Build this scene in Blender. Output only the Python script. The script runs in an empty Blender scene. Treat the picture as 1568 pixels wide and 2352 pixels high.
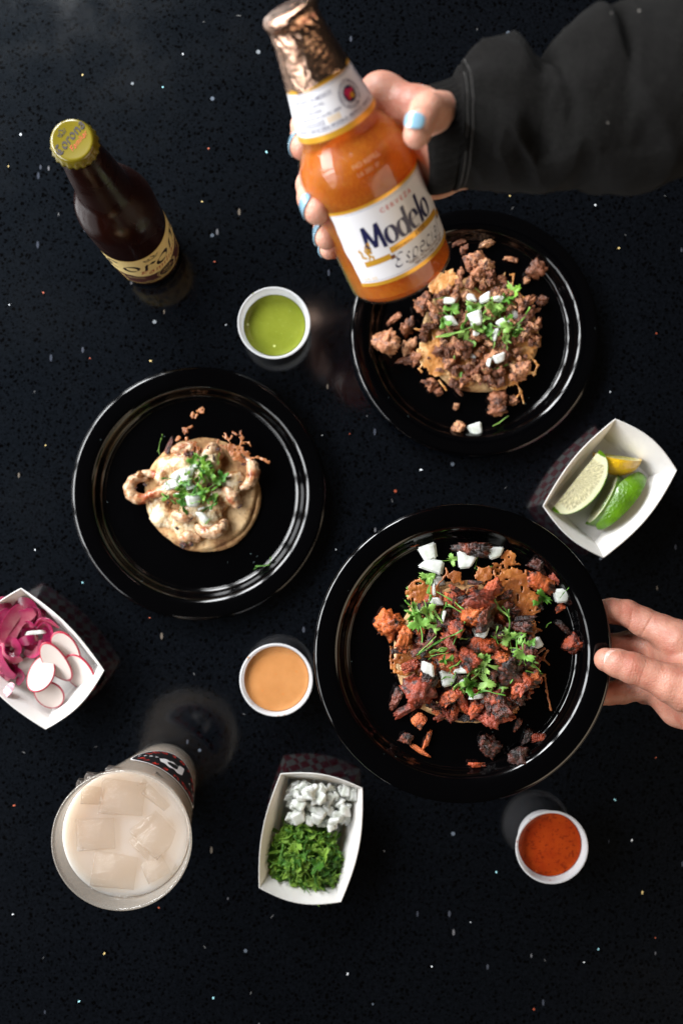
import bpy, bmesh, math, random
import numpy as np
from mathutils import Vector, Matrix, noise as mnoise

# ------------------------------------------------------------------ camera, world, lamps, exposure
scene = bpy.context.scene
COL = scene.collection
H = 800.0            # camera height above the table, mm
FPX = 2000.0
MM = 0.001
cam_data = bpy.data.cameras.new("camera")
cam = bpy.data.objects.new("camera", cam_data)
COL.objects.link(cam)
cam.location = (0, 0, H * MM)
cam.rotation_euler = (0.0145, -0.0170, 0)
CAMR = cam.rotation_euler.to_matrix()
cam_data.sensor_fit = 'VERTICAL'
cam_data.sensor_height = 36.0
cam_data.sensor_width = 24.0
cam_data.lens = 36.0 * FPX / 2352.0
cam_data.clip_start = 0.01
cam_data.clip_end = 20.0
cam_data.dof.use_dof = True
cam_data.dof.focus_distance = 0.655
cam_data.dof.aperture_fstop = 4.0
scene.camera = cam

world = bpy.data.worlds.new("World")
scene.world = world
world.use_nodes = True
bg = world.node_tree.nodes["Background"]
bg.inputs[0].default_value = (1.0, 0.90, 0.80, 1)
bg.inputs[1].default_value = 0.020

def area(name, loc, target, sx, sy, power, color):
    l = bpy.data.lights.new(name, 'AREA')
    l.shape = 'RECTANGLE'; l.size = sx; l.size_y = sy
    l.energy = power; l.color = color
    o = bpy.data.objects.new(name, l)
    COL.objects.link(o)
    o.location = loc
    d = Vector(target) - Vector(loc)
    o.rotation_euler = d.to_track_quat('-Z', 'Y').to_euler()
    return o
# tall window panes along the left side and round the upper left corner
for x_, y_, w_ in ((-1.75, -1.35, 6), (-1.75, -0.85, 8), (-1.75, -0.35, 18), (-1.75, 0.15, 24), (-1.75, 0.65, 28), (-1.70, 1.15, 33), (-1.30, 1.62, 40), (-0.75, 1.85, 40)):
    area("window_light", (x_, y_, 1.18), (x_ * 0.1, y_ * 0.15, 0.05), 0.40, 0.90, w_, (0.97, 0.985, 1.0))

# the warm, dim side of the room to the lower right
area("room_light", (1.7, -1.1, 0.95), (0.0, 0.0, 0.05), 1.9, 1.1, 19, (1.0, 0.80, 0.58))

scene.view_settings.view_transform = 'Standard'
scene.view_settings.look = 'None'
scene.view_settings.exposure = 0.0
scene.view_settings.gamma = 1.0
scene.cycles.caustics_reflective = False
scene.cycles.use_denoising = True
scene.cycles.max_bounces = 12
scene.cycles.transparent_max_bounces = 16
scene.cycles.sample_clamp_indirect = 4.0

rnd = random.Random(7)

# ------------------------------------------------------------------ helpers
def P(u, v, z):
    """a point seen at (u, v) of the 1568 x 2352 view and z mm above the table, in metres"""
    r = CAMR @ Vector(((u - 784) / FPX, (1176 - v) / FPX, -1.0))
    t = (H - z) / -r.z
    return Vector((r.x * t, r.y * t, z)) * MM
def Pm(u, v, z):
    return P(u, v, z) * 1000.0

def tag(o, label=None, cat=None, group=None, kind=None):
    if label: o["label"] = label
    if cat: o["category"] = cat
    if group: o["group"] = group
    if kind: o["kind"] = kind
    return o

def empty(name, loc=(0, 0, 0), rot=(0, 0, 0)):
    o = bpy.data.objects.new(name, None)
    o.empty_display_size = 0.01
    o.location = loc; o.rotation_euler = rot
    COL.objects.link(o)
    return o

def link(name, me, mats, parent=None, smooth=True):
    if isinstance(mats, (list, tuple)): 
        for m in mats: me.materials.append(m)
    elif mats is not None and len(me.materials) == 0:
        me.materials.append(mats)
    if smooth:
        me.polygons.foreach_set("use_smooth", [True] * len(me.polygons))
    o = bpy.data.objects.new(name, me)
    COL.objects.link(o)
    if parent is not None: o.parent = parent
    return o

def mk(name, verts, faces, mats=None, parent=None, smooth=True, fmat=None):
    me = bpy.data.meshes.new(name)
    me.from_pydata([tuple(v) for v in verts], [], [tuple(f) for f in faces])
    me.update()
    o = link(name, me, mats, parent, smooth)
    if fmat is not None:
        me.polygons.foreach_set("material_index", fmat)
    return o

def inst(name, me, parent, M):
    o = bpy.data.objects.new(name, me)
    COL.objects.link(o)
    if parent is not None: o.parent = parent
    o.matrix_local = M
    return o

def TRS(loc, eul=(0, 0, 0), sc=(1, 1, 1)):
    from mathutils import Euler
    if not hasattr(sc, '__len__'): sc = (sc, sc, sc)
    return Matrix.Translation(loc) @ Euler(eul).to_matrix().to_4x4() @ Matrix.Diagonal((sc[0], sc[1], sc[2], 1))

def lathe(profile, seg=72, closed=False):
    """profile of (r, z) mm; returns verts, faces in metres"""
    vs, fs = [], []
    n = len(profile)
    rings = []
    for r, z in profile:
        if r < 1e-6:
            rings.append([len(vs)]); vs.append((0, 0, z * MM))
        else:
            ids = []
            for k in range(seg):
                a = 2 * math.pi * k / seg
                ids.append(len(vs)); vs.append((r * math.cos(a) * MM, r * math.sin(a) * MM, z * MM))
            rings.append(ids)
    for i in range(n - 1 + (1 if closed else 0)):
        A, B = rings[i], rings[(i + 1) % n]
        for k in range(seg):
            k2 = (k + 1) % seg
            if len(A) == 1 and len(B) == 1: continue
            if len(A) == 1: fs.append((A[0], B[k], B[k2])[::-1])
            elif len(B) == 1: fs.append((A[k], A[k2], B[0]))
            else: fs.append((A[k], A[k2], B[k2], B[k]))
    return vs, fs

def smooth_profile(pts, n=6):
    """Catmull-Rom through the profile points"""
    out = []
    P0 = [pts[0]] + list(pts) + [pts[-1]]
    for i in range(1, len(P0) - 2):
        a, b, c, d = P0[i - 1], P0[i], P0[i + 1], P0[i + 2]
        for k in range(n):
            t = k / n
            out.append(tuple(0.5 * ((2 * b[j]) + (-a[j] + c[j]) * t + (2 * a[j] - 5 * b[j] + 4 * c[j] - d[j]) * t * t
                       + (-a[j] + 3 * b[j] - 3 * c[j] + d[j]) * t ** 3) for j in range(2)))
    out.append(pts[-1])
    return out

# ---- numpy noise
def _h(i, j, k, s):
    n = (i * 374761393 + j * 668265263 + k * 2147483647 + s * 1274126177) & 0xFFFFFFFF
    n = ((n ^ (n >> 13)) * 1274126177) & 0xFFFFFFFF
    n = (n ^ (n >> 16)) & 0xFFFFFFFF
    return n.astype(np.float64) / 4294967295.0
def vnoise(x, y, z, s=0):
    x, y, z = np.broadcast_arrays(np.asarray(x, float), np.asarray(y, float), np.asarray(z, float))
    xi, yi, zi = np.floor(x).astype(np.int64), np.floor(y).astype(np.int64), np.floor(z).astype(np.int64)
    fx, fy, fz = x - xi, y - yi, z - zi
    fx = fx * fx * (3 - 2 * fx); fy = fy * fy * (3 - 2 * fy); fz = fz * fz * (3 - 2 * fz)
    r = 0
    for dx in (0, 1):
        for dy in (0, 1):
            for dz in (0, 1):
                r = r + (fx if dx else 1 - fx) * (fy if dy else 1 - fy) * (fz if dz else 1 - fz) * _h(xi + dx, yi + dy, zi + dz, s)
    return r * 2 - 1
def fbm(x, y, z, s=0, o=4):
    r = 0; a = 1.0; t = 0
    for i in range(o):
        r = r + a * vnoise(x * 2 ** i, y * 2 ** i, z * 2 ** i, s + i * 17); t += a; a *= 0.5
    return r / t

# ---- surface nets: an implicit function on a grid becomes one closed mesh
def surface_nets(F, org, h):
    S = F < 0
    nx, ny, nz = F.shape
    C = [(i, j, k) for i in (0, 1) for j in (0, 1) for k in (0, 1)]
    sl = lambda c: (slice(c[0], nx - 1 + c[0]), slice(c[1], ny - 1 + c[1]), slice(c[2], nz - 1 + c[2]))
    cnt = sum(S[sl(c)].astype(np.int8) for c in C)
    act = (cnt > 0) & (cnt < 8)
    idx = np.argwhere(act)
    gid = -np.ones(act.shape, np.int64)
    gid[act] = np.arange(len(idx))
    acc = np.zeros((len(idx), 3)); n = np.zeros(len(idx))
    I = idx.T
    for a in C:
        for ax in range(3):
            if a[ax] == 1: continue
            b = list(a); b[ax] = 1
            fa = F[I[0] + a[0], I[1] + a[1], I[2] + a[2]]
            fb = F[I[0] + b[0], I[1] + b[1], I[2] + b[2]]
            m = (fa < 0) != (fb < 0)
            t = np.zeros_like(fa); t[m] = fa[m] / (fa[m] - fb[m])
            p = np.array(a, float)[None, :].repeat(len(idx), 0); p[:, ax] = t
            acc[m] += p[m]; n[m] += 1
    V = (idx + acc / n[:, None]) * h + np.array(org)
    faces = []
    for ax in range(3):
        o1, o2 = (ax + 1) % 3, (ax + 2) % 3
        lo = [slice(None)] * 3; hi = [slice(None)] * 3
        lo[ax] = slice(0, -1); hi[ax] = slice(1, None)
        A, B = S[tuple(lo)], S[tuple(hi)]
        cr = np.argwhere(A != B)
        ok = (cr[:, o1] > 0) & (cr[:, o2] > 0) & (cr[:, o1] < F.shape[o1] - 1) & (cr[:, o2] < F.shape[o2] - 1)
        cr = cr[ok]
        def g(d1, d2):
            q = cr.copy(); q[:, o1] -= d1; q[:, o2] -= d2
            return gid[q[:, 0], q[:, 1], q[:, 2]]
        q = np.stack([g(1, 1), g(0, 1), g(0, 0), g(1, 0)], 1)
        inside = A[cr[:, 0], cr[:, 1], cr[:, 2]]
        q[~inside] = q[~inside][:, ::-1]
        faces.append(q)
    return V, np.concatenate(faces)

def np_mesh(name, V, Q, scale=MM):
    me = bpy.data.meshes.new(name)
    me.vertices.add(len(V)); me.vertices.foreach_set("co", (V * scale).astype(np.float32).ravel())
    me.loops.add(Q.size); me.loops.foreach_set("vertex_index", Q.astype(np.int32).ravel())
    me.polygons.add(len(Q))
    me.polygons.foreach_set("loop_start", np.arange(0, Q.size, Q.shape[1], dtype=np.int32))
    me.update(calc_edges=True); me.validate()
    return me

class Grid:
    def __init__(s, lo, hi, h):
        s.lo = np.array(lo, float); s.h = h
        n = np.ceil((np.array(hi, float) - s.lo) / h).astype(int) + 1
        s.X = (s.lo[0] + np.arange(n[0]) * h)[:, None, None]
        s.Y = (s.lo[1] + np.arange(n[1]) * h)[None, :, None]
        s.Z = (s.lo[2] + np.arange(n[2]) * h)[None, None, :]
    def cone(s, a, b, ra, rb):
        a = np.array(a, float); b = np.array(b, float); d = b - a; L = max(1e-6, d.dot(d))
        t = np.clip(((s.X - a[0]) * d[0] + (s.Y - a[1]) * d[1] + (s.Z - a[2]) * d[2]) / L, 0, 1)
        q = np.sqrt((s.X - a[0] - t * d[0]) ** 2 + (s.Y - a[1] - t * d[1]) ** 2 + (s.Z - a[2] - t * d[2]) ** 2)
        return q - (ra + (rb - ra) * t)
    def ell(s, c, r, rotz=0.0):
        ca, sa = math.cos(rotz), math.sin(rotz)
        x = s.X - c[0]; y = s.Y - c[1]
        q = np.sqrt(((x * ca + y * sa) / r[0]) ** 2 + ((-x * sa + y * ca) / r[1]) ** 2 + ((s.Z - c[2]) / r[2]) ** 2)
        return (q - 1) * min(r)
    def mesh(s, name, F):
        F = np.ascontiguousarray(np.broadcast_to(F, (s.X.shape[0], s.Y.shape[1], s.Z.shape[2])))
        V, Q = surface_nets(F, s.lo, s.h)
        return np_mesh(name, V, Q)
def smin(a, b, k):
    h = np.clip(0.5 + 0.5 * (b - a) / k, 0, 1)
    return b + (a - b) * h - k * h * (1 - h)

# ------------------------------------------------------------------ materials
def M(name, color=(0.5, 0.5, 0.5), rough=0.5, **kw):
    m = bpy.data.materials.new(name); m.use_nodes = True
    b = m.node_tree.nodes["Principled BSDF"]
    b.inputs["Base Color"].default_value = (*color, 1)
    b.inputs["Roughness"].default_value = rough
    for k, v in kw.items():
        key = {"metal": "Metallic", "ior": "IOR", "trans": "Transmission Weight", "sss": "Subsurface Weight",
               "coat": "Coat Weight", "coat_rough": "Coat Roughness", "sheen": "Sheen Weight", "spec": "Specular IOR Level",
               "alpha": "Alpha"}[k]
        b.inputs[key].default_value = v
    return m
class N:
    def __init__(s, m):
        s.m = m; s.t = m.node_tree; s.b = s.t.nodes.get("Principled BSDF"); s.o = s.t.nodes["Material Output"]
    def n(s, typ, **kw):
        x = s.t.nodes.new(typ)
        for k, v in kw.items():
            if k.startswith("i_"):
                x.inputs[int(k[2:])].default_value = v
            elif k in x.inputs and not hasattr(x, k): x.inputs[k].default_value = v
            else: setattr(x, k, v)
        return x
    def l(s, a, b): s.t.links.new(a, b)
    def coord(s, kind="Object", scale=1.0, add_random=False):
        c = s.n("ShaderNodeTexCoord"); mp = s.n("ShaderNodeMapping")
        sc = scale if hasattr(scale, '__len__') else (scale,) * 3
        mp.inputs["Scale"].default_value = sc
        s.l(c.outputs[kind], mp.inputs["Vector"])
        out = mp.outputs[0]
        if add_random:
            oi = s.n("ShaderNodeObjectInfo"); mu = s.n("ShaderNodeMath", operation='MULTIPLY'); mu.inputs[1].default_value = 77.0
            s.l(oi.outputs["Random"], mu.inputs[0])
            va = s.n("ShaderNodeVectorMath", operation='ADD'); s.l(out, va.inputs[0]); s.l(mu.outputs[0], va.inputs[1])
            out = va.outputs[0]
        return out
    def noise(s, vec, scale, detail=4, rough=0.55, dist=0.0):
        x = s.n("ShaderNodeTexNoise"); x.inputs["Scale"].default_value = scale; x.inputs["Detail"].default_value = detail
        x.inputs["Roughness"].default_value = rough; x.inputs["Distortion"].default_value = dist
        s.l(vec, x.inputs["Vector"]); return x.outputs["Fac"]
    def voro(s, vec, scale, feature='F1', out="Distance", rand=1.0):
        x = s.n("ShaderNodeTexVoronoi", feature=feature); x.inputs["Scale"].default_value = scale
        x.inputs["Randomness"].default_value = rand
        s.l(vec, x.inputs["Vector"]); return x.outputs[out]
    def ramp(s, fac, stops, interp='LINEAR'):
        r = s.n("ShaderNodeValToRGB"); cr = r.color_ramp; cr.interpolation = interp
        while len(cr.elements) < len(stops): cr.elements.new(0.5)
        for e, (p, c) in zip(cr.elements, stops):
            e.position = p
            if not hasattr(c, '__len__'): c = (c, c, c)
            e.color = (*c, 1)
        s.l(fac, r.inputs[0]); return r.outputs[0]
    def mix(s, fac, a, b, blend='MIX'):
        x = s.n("ShaderNodeMix", data_type='RGBA', blend_type=blend)
        for val, i in ((fac, 0), (a, 6), (b, 7)):
            if hasattr(val, 'is_linked') or isinstance(val, bpy.types.NodeSocket): s.l(val, x.inputs[i])
            elif i == 0: x.inputs[0].default_value = val
            else: x.inputs[i].default_value = (*val, 1)
        return x.outputs[2]
    def math(s, op, a, b=None):
        x = s.n("ShaderNodeMath", operation=op)
        for i, val in enumerate((a, b)):
            if val is None: continue
            if isinstance(val, bpy.types.NodeSocket): s.l(val, x.inputs[i])
            else: x.inputs[i].default_value = val
        return x.outputs[0]
    def bump(s, h, strength, dist):
        x = s.n("ShaderNodeBump"); x.inputs["Strength"].default_value = strength; x.inputs["Distance"].default_value = dist
        s.l(h, x.inputs["Height"]); s.l(x.outputs[0], s.b.inputs["Normal"]); return x
    def color(s, c): s.l(c, s.b.inputs["Base Color"])

def sss(m, w, rad, scale=0.003):
    b = m.node_tree.nodes["Principled BSDF"]
    b.inputs["Subsurface Weight"].default_value = w
    b.inputs["Subsurface Radius"].default_value = rad
    b.inputs["Subsurface Scale"].default_value = scale
    return m

# ---- black quartz
m_quartz = M("black_quartz", (0.01, 0.01, 0.012), 0.42, spec=0.25, coat=1.0, coat_rough=0.085)
q = N(m_quartz)
co0 = q.coord("Object", 1.0)
n1 = q.noise(co0, 300, 3, 0.6)
wv = q.n('ShaderNodeTexNoise'); wv.inputs['Scale'].default_value = 260; q.l(co0, wv.inputs['Vector'])
va = q.n('ShaderNodeVectorMath', operation='MULTIPLY_ADD'); q.l(wv.outputs['Color'], va.inputs[0]); va.inputs[1].default_value = (.0035, .0035, .0035); q.l(co0, va.inputs[2]); co = va.outputs[0]
base = q.ramp(n1, [(0.3, (0.0010, 0.0013, 0.0019)), (0.7, (0.0027, 0.0034, 0.0050))])
v1 = q.voro(co, 210)
d1 = q.ramp(v1, [(0.24, 0.0), (0.38, 1.0)])
nz = q.noise(co, 95, 2)
keep = q.ramp(nz, [(0.40, 0.0), (0.47, 1.0)])
hole = q.math('MAXIMUM', d1, q.math('SUBTRACT', 1.0, keep))
v2 = q.voro(co, 400)
hole = q.math('MULTIPLY', hole, q.ramp(v2, [(0.20, 0.0), (0.30, 1.0)]))
base = q.mix(hole, (0.0003, 0.0003, 0.0004), base)
def flecks(scale, thr, stretch, cols, base, rot):
    c = q.n("ShaderNodeTexCoord"); mp = q.n("ShaderNodeMapping"); mp.inputs["Scale"].default_value = stretch
    mp.inputs["Rotation"].default_value = (0, 0, rot)
    q.l(c.outputs["Object"], mp.inputs["Vector"])
    vo = q.n("ShaderNodeTexVoronoi"); vo.inputs["Scale"].default_value = scale; q.l(mp.outputs[0], vo.inputs["Vector"])
    sep = q.n("ShaderNodeSeparateColor"); q.l(vo.outputs["Color"], sep.inputs[0])
    sel = q.math('GREATER_THAN', sep.outputs[0], thr)
    sp = q.math('LESS_THAN', vo.outputs["Distance"], 0.17)
    f = q.math('MULTIPLY', sel, sp)
    colr = q.ramp(sep.outputs[1], cols, 'CONSTANT')
    return q.mix(f, base, colr)
base = flecks(95, 0.985, (1, 1, 1), [(0, (0.10, 0.12, 0.15)), (0.5, (0.2, 0.22, 0.24)), (0.8, (0.28, 0.06, 0.03))], base, 0)
base = flecks(150, 0.985, (1, 0.4, 1), [(0, (0.05, 0.055, 0.07)), (0.5, (0.12, 0.12, 0.13))], base, 0.5)
base = flecks(150, 0.985, (1, 0.35, 1), [(0, (0.04, 0.045, 0.06)), (0.6, (0.12, 0.10, 0.08))], base, -1.1)
q.color(base)
q.l(q.math('MULTIPLY', hole, 0.022), q.b.inputs['Specular IOR Level'])
sm = q.noise(co0, 9, 5, .65)
q.l(q.ramp(sm, [(.35, .055), (.62, .14)]), q.b.inputs['Coat Roughness'])
q.b.inputs['Specular Tint'].default_value = (0.42, 0.72, 1.0, 1)

# ---- plate melamine
m_plate = M("black_melamine", (0.0006, 0.0006, 0.0008), 0.09, spec=0.4)
q = N(m_plate)
co = q.coord("Object", 1.0)
v = q.n("ShaderNodeTexVoronoi"); v.inputs["Scale"].default_value = 330; q.l(co, v.inputs["Vector"])
sep = q.n("ShaderNodeSeparateColor"); q.l(v.outputs["Color"], sep.inputs[0])
f = q.math('MULTIPLY', q.math('GREATER_THAN', sep.outputs[0], 0.988), q.math('LESS_THAN', v.outputs["Distance"], 0.11))
q.color(q.mix(f, (0.0006, 0.0006, 0.0008), (0.16, 0.22, 0.22)))
sm = q.noise(co, 28, 4, 0.6)
q.l(q.ramp(sm, [(0.35, 0.06), (0.75, 0.14)]), q.b.inputs["Roughness"])

# ---- clear plastic and clear glass as thin walls
def thin_clear(name, tint, rough=0.03, diffuse=0.0, dcol=(0.9, 0.9, 0.9), ior=1.5):
    m = bpy.data.materials.new(name); m.use_nodes = True
    t = m.node_tree; t.nodes.remove(t.nodes["Principled BSDF"])
    q = N(m)
    tr = q.n("ShaderNodeBsdfTransparent"); tr.inputs[0].default_value = (*tint, 1)
    gl = q.n("ShaderNodeBsdfGlossy"); gl.inputs["Roughness"].default_value = rough
    fr = q.n("ShaderNodeFresnel"); fr.inputs[0].default_value = ior
    base = tr.outputs[0]
    if diffuse > 0:
        df = q.n("ShaderNodeBsdfDiffuse"); df.inputs[0].default_value = (*dcol, 1)
        tl = q.n("ShaderNodeBsdfTranslucent"); tl.inputs[0].default_value = (*dcol, 1)
        mx0 = q.n("ShaderNodeMixShader"); mx0.inputs[0].default_value = 0.5
        q.l(df.outputs[0], mx0.inputs[1]); q.l(tl.outputs[0], mx0.inputs[2])
        mx1 = q.n("ShaderNodeMixShader"); mx1.inputs[0].default_value = diffuse
        q.l(tr.outputs[0], mx1.inputs[1]); q.l(mx0.outputs[0], mx1.inputs[2]); base = mx1.outputs[0]
    ge = q.n("ShaderNodeNewGeometry"); fq = q.math('MULTIPLY', fr.outputs[0], q.math('SUBTRACT', 1.0, ge.outputs["Backfacing"]))
    mx = q.n("ShaderNodeMixShader"); q.l(fq, mx.inputs[0]); q.l(base, mx.inputs[1]); q.l(gl.outputs[0], mx.inputs[2])
    q.l(mx.outputs[0], q.o.inputs[0])
    return m
m_pet = thin_clear("clear_plastic", (0.96, 0.96, 0.96), 0.05, 0.20, (.92, .84, .74))
m_portion = thin_clear("frosted_portion_cup", (0.95, 0.95, 0.95), 0.15, 0.88, (0.90, 0.91, 0.93))

# ---- skin
def skin(name, c1, c2, c3):
    m = M(name, c1, 0.42, spec=0.4)
    q = N(m); co = q.coord("Object", 1.0)
    a = q.noise(co, 55, 5, 0.6)
    col = q.ramp(a, [(0.32, c2), (0.52, c1), (0.72, c3)])
    q.color(col)
    fine = q.voro(q.coord("Object", (1, 1, 1)), 900)
    b = q.noise(co, 260, 4, 0.6)
    hh = q.math('ADD', fine, q.math('MULTIPLY', b, 2.2))
    q.bump(hh, 0.35, 0.0006)
    q.l(q.ramp(b, [(.35, .34), (.7, .55)]), q.b.inputs['Roughness'])
    sss(m, 0.35, (1.0, 0.32, 0.18), 0.004)
    return m
m_skin = skin("skin", (0.43, 0.195, 0.135), (0.37, 0.13, 0.088), (0.50, 0.25, 0.18))
m_skin2 = skin("light_skin", (0.55, 0.28, 0.20), (0.49, 0.20, 0.14), (0.62, 0.35, 0.265))
m_nailblue = M("pale_blue_polish", (0.19, 0.34, 0.44), 0.14, coat=0.6)
m_nail = M("bare_nail", (0.62, 0.36, 0.30), 0.22, coat=0.3)

# ---- hoodie fabric
m_fab = M("black_sweatshirt", (0.022, 0.021, 0.020), 0.95, sheen=0.03, spec=0.05)
q = N(m_fab); co = q.coord("Object", 1.0)
w = q.n("ShaderNodeTexWave"); w.inputs["Scale"].default_value = 520; w.inputs["Distortion"].default_value = 1.0
mp = q.n("ShaderNodeMapping"); mp.inputs["Rotation"].default_value = (0.3, 0.5, 0.9); q.l(co, mp.inputs[0]); q.l(mp.outputs[0], w.inputs["Vector"])
nn = q.noise(co, 900, 3, 0.6)
lint = q.voro(co, 300)
col = q.mix(q.ramp(nn, [(0.45, 0.0), (0.75, 1.0)]), (0.0035, 0.0033, 0.0031), (0.011, 0.0104, 0.0096))
lv = q.n("ShaderNodeTexVoronoi"); lv.inputs["Scale"].default_value = 240; q.l(co, lv.inputs["Vector"])
ls = q.n("ShaderNodeSeparateColor"); q.l(lv.outputs["Color"], ls.inputs[0])
lf = q.math('MULTIPLY', q.math('GREATER_THAN', ls.outputs[0], 0.985), q.math('LESS_THAN', lv.outputs["Distance"], 0.12))
q.color(q.mix(lf, col, (0.3, 0.28, 0.25)))
q.bump(q.math('ADD', w.outputs["Fac"], nn), 0.6, 0.0006)
m_thread = M("grey_thread", (0.10, 0.095, 0.09), 0.9)

# ---- food
def meat(name, stops_rand, char, charc=(0.012, 0.006, 0.005), rough=0.42, bump=0.9, cw=1.0):
    """colour drifts from chunk to chunk and over each chunk; charred patches"""
    m = M(name, (0.2, 0.06, 0.03), rough, coat=.12, coat_rough=.3)
    q = N(m); co = q.coord("Object", 9.0, True)
    oi = q.n("ShaderNodeObjectInfo")
    n0 = q.noise(co, 120, 4, 0.6)
    f = q.math('ADD', q.math('MULTIPLY', oi.outputs["Random"], 0.62), q.math('MULTIPLY', q.math('SUBTRACT', n0, 0.3), 0.75))
    col = q.ramp(f, stops_rand)
    n1 = q.noise(co, 210, 5, 0.65, 0.3)
    ch = q.ramp(n1, [(char, 1.0), (char + 0.14, 0.0)])
    col = q.mix(q.math('MULTIPLY', ch, cw), col, charc)
    q.color(col)
    w = q.n("ShaderNodeTexWave"); w.inputs["Scale"].default_value = 260; w.inputs["Distortion"].default_value = 7; w.inputs["Detail"].default_value = 2
    q.l(co, w.inputs["Vector"])
    hh = q.math('ADD', q.math('MULTIPLY', w.outputs["Fac"], 0.10), q.noise(co, 420, 5, 0.75))
    q.bump(hh, bump, 0.0018)
    q.l(q.ramp(q.noise(co, 160, 3), [(0.35, rough - 0.16), (0.7, rough + 0.2)]), q.b.inputs["Roughness"])
    sss(m, 0.08, (1, 0.3, 0.15), 0.002)
    return m
m_pastor = meat("red_chilli_meat", [(0.05, (0.09, 0.020, 0.010)), (0.3, (0.24, 0.034, 0.013)), (0.5, (0.42, 0.070, 0.017)), (0.7, (0.56, 0.135, 0.030)), (0.95, (0.44, 0.075, 0.022))], 0.38)
m_pastor_dark = meat("charred_meat", [(0.1, (0.045, 0.013, 0.009)), (0.6, (0.15, 0.034, 0.018)), (0.95, (0.30, 0.075, 0.028))], 0.46, rough=0.35)
m_beef = meat("browned_beef", [(0.05, (0.085, 0.030, 0.015)), (0.35, (0.27, 0.092, 0.040)), (0.6, (0.47, 0.195, 0.090)), (0.9, (0.68, 0.37, 0.19))], 0.39, (0.060, 0.018, 0.008), 0.46)

def onion_mat():
    m = M("raw_onion", (0.80, 0.83, 0.78), 0.22)
    q = N(m); co = q.coord("Object", 9.0, True)
    q.color(q.ramp(q.noise(co, 160, 3), [(0.35, (0.60, 0.63, 0.56)), (0.62, (0.82, 0.83, 0.81))]))
    w = q.n("ShaderNodeTexWave"); w.inputs["Scale"].default_value = 60; w.inputs["Distortion"].default_value = 3
    q.l(co, w.inputs["Vector"]); q.bump(w.outputs["Fac"], 0.35, 0.0006)
    tr = q.n("ShaderNodeBsdfTransparent"); tr.inputs[0].default_value = (.9, .95, .85, 1); mx = q.n("ShaderNodeMixShader"); mx.inputs[0].default_value = .18
    q.l(q.b.outputs[0], mx.inputs[1]); q.l(tr.outputs[0], mx.inputs[2]); q.l(mx.outputs[0], q.o.inputs[0])
    return sss(m, 0.8, (1, 1, 0.95), 0.004)
m_onion = onion_mat()
def leaf_mat(name, ca, cb, cc, rough=0.42):
    m = M(name, ca, rough)
    q = N(m); co = q.coord("Object", 9.0, True)
    oi = q.n("ShaderNodeObjectInfo")
    g = q.n("ShaderNodeNewGeometry")
    f = q.math('ADD', q.math('MULTIPLY', g.outputs["Random Per Island"], 0.6), q.math('MULTIPLY', q.noise(co, 140, 3), 0.5))
    f = q.math('ADD', f, q.math('MULTIPLY', q.math('SUBTRACT', oi.outputs["Random"], 0.5), 0.5))
    q.color(q.ramp(f, [(0.15, ca), (0.5, cb), (0.85, cc)]))
    q.bump(q.noise(co, 420, 3), 0.5, 0.0008)
    q.b.inputs["Subsurface Weight"].default_value = 0.0
    # light shines through leaves
    tl = q.n("ShaderNodeBsdfTranslucent"); tl.inputs[0].default_value = (cb[0] * 1.5, cb[1] * 1.5, cb[2], 1)
    mx = q.n("ShaderNodeMixShader"); mx.inputs[0].default_value = 0.25
    q.l(q.b.outputs[0], mx.inputs[1]); q.l(tl.outputs[0], mx.inputs[2]); q.l(mx.outputs[0], q.o.inputs[0])
    return m
m_cil = leaf_mat("cilantro_leaf", (0.05, 0.17, 0.02), (0.13, 0.33, 0.04), (0.34, 0.55, 0.13))
m_cil_dark = leaf_mat("cilantro_dark", (0.03, 0.12, 0.015), (0.07, 0.24, 0.025), (0.24, 0.46, 0.05))

def tortilla_mat():
    m = M("corn_tortilla", (0.72, 0.52, 0.26), 0.8)
    q = N(m); co = q.coord("Object", 1.0)
    a = q.noise(co, 40, 5, 0.65)
    col = q.ramp(a, [(0.38, (0.18, 0.075, 0.026)), (0.46, (0.37, 0.20, 0.08)), (0.54, (0.50, 0.31, 0.14)), (0.64, (0.62, 0.43, 0.23))])
    sp = q.noise(co, 260, 3, 0.7)
    col = q.mix(q.ramp(sp, [(0.58, 0.0), (0.68, 0.75)]), col, (0.20, 0.085, 0.03))
    q.color(col); q.bump(q.math('ADD', q.noise(co, 300, 4), a), 0.6, 0.0012)
    return sss(m, 0.1, (1, 0.6, 0.3), 0.002)
m_tort = tortilla_mat()
def lace_mat(name, c):
    m = M(name, c[1], 0.32, coat=0.3)
    q = N(m); co = q.coord("Object", 1.0)
    a = q.noise(co, 75, 5, 0.65)
    q.color(q.ramp(a, [(0.28, c[0]), (0.5, c[1]), (0.72, c[2])]))
    q.bump(q.noise(co, 480, 4, .65), 0.8, 0.001)
    return sss(m, 0.15, (1, 0.4, 0.15), 0.002)
m_lace = lace_mat("crisp_cheese", [(0.15, 0.038, 0.009), (0.31, 0.092, 0.018), (0.52, 0.20, 0.05)])
m_lace2 = lace_mat("golden_cheese", [(0.33, 0.11, 0.022), (0.56, 0.25, 0.07), (0.76, 0.50, 0.24)])
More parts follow.
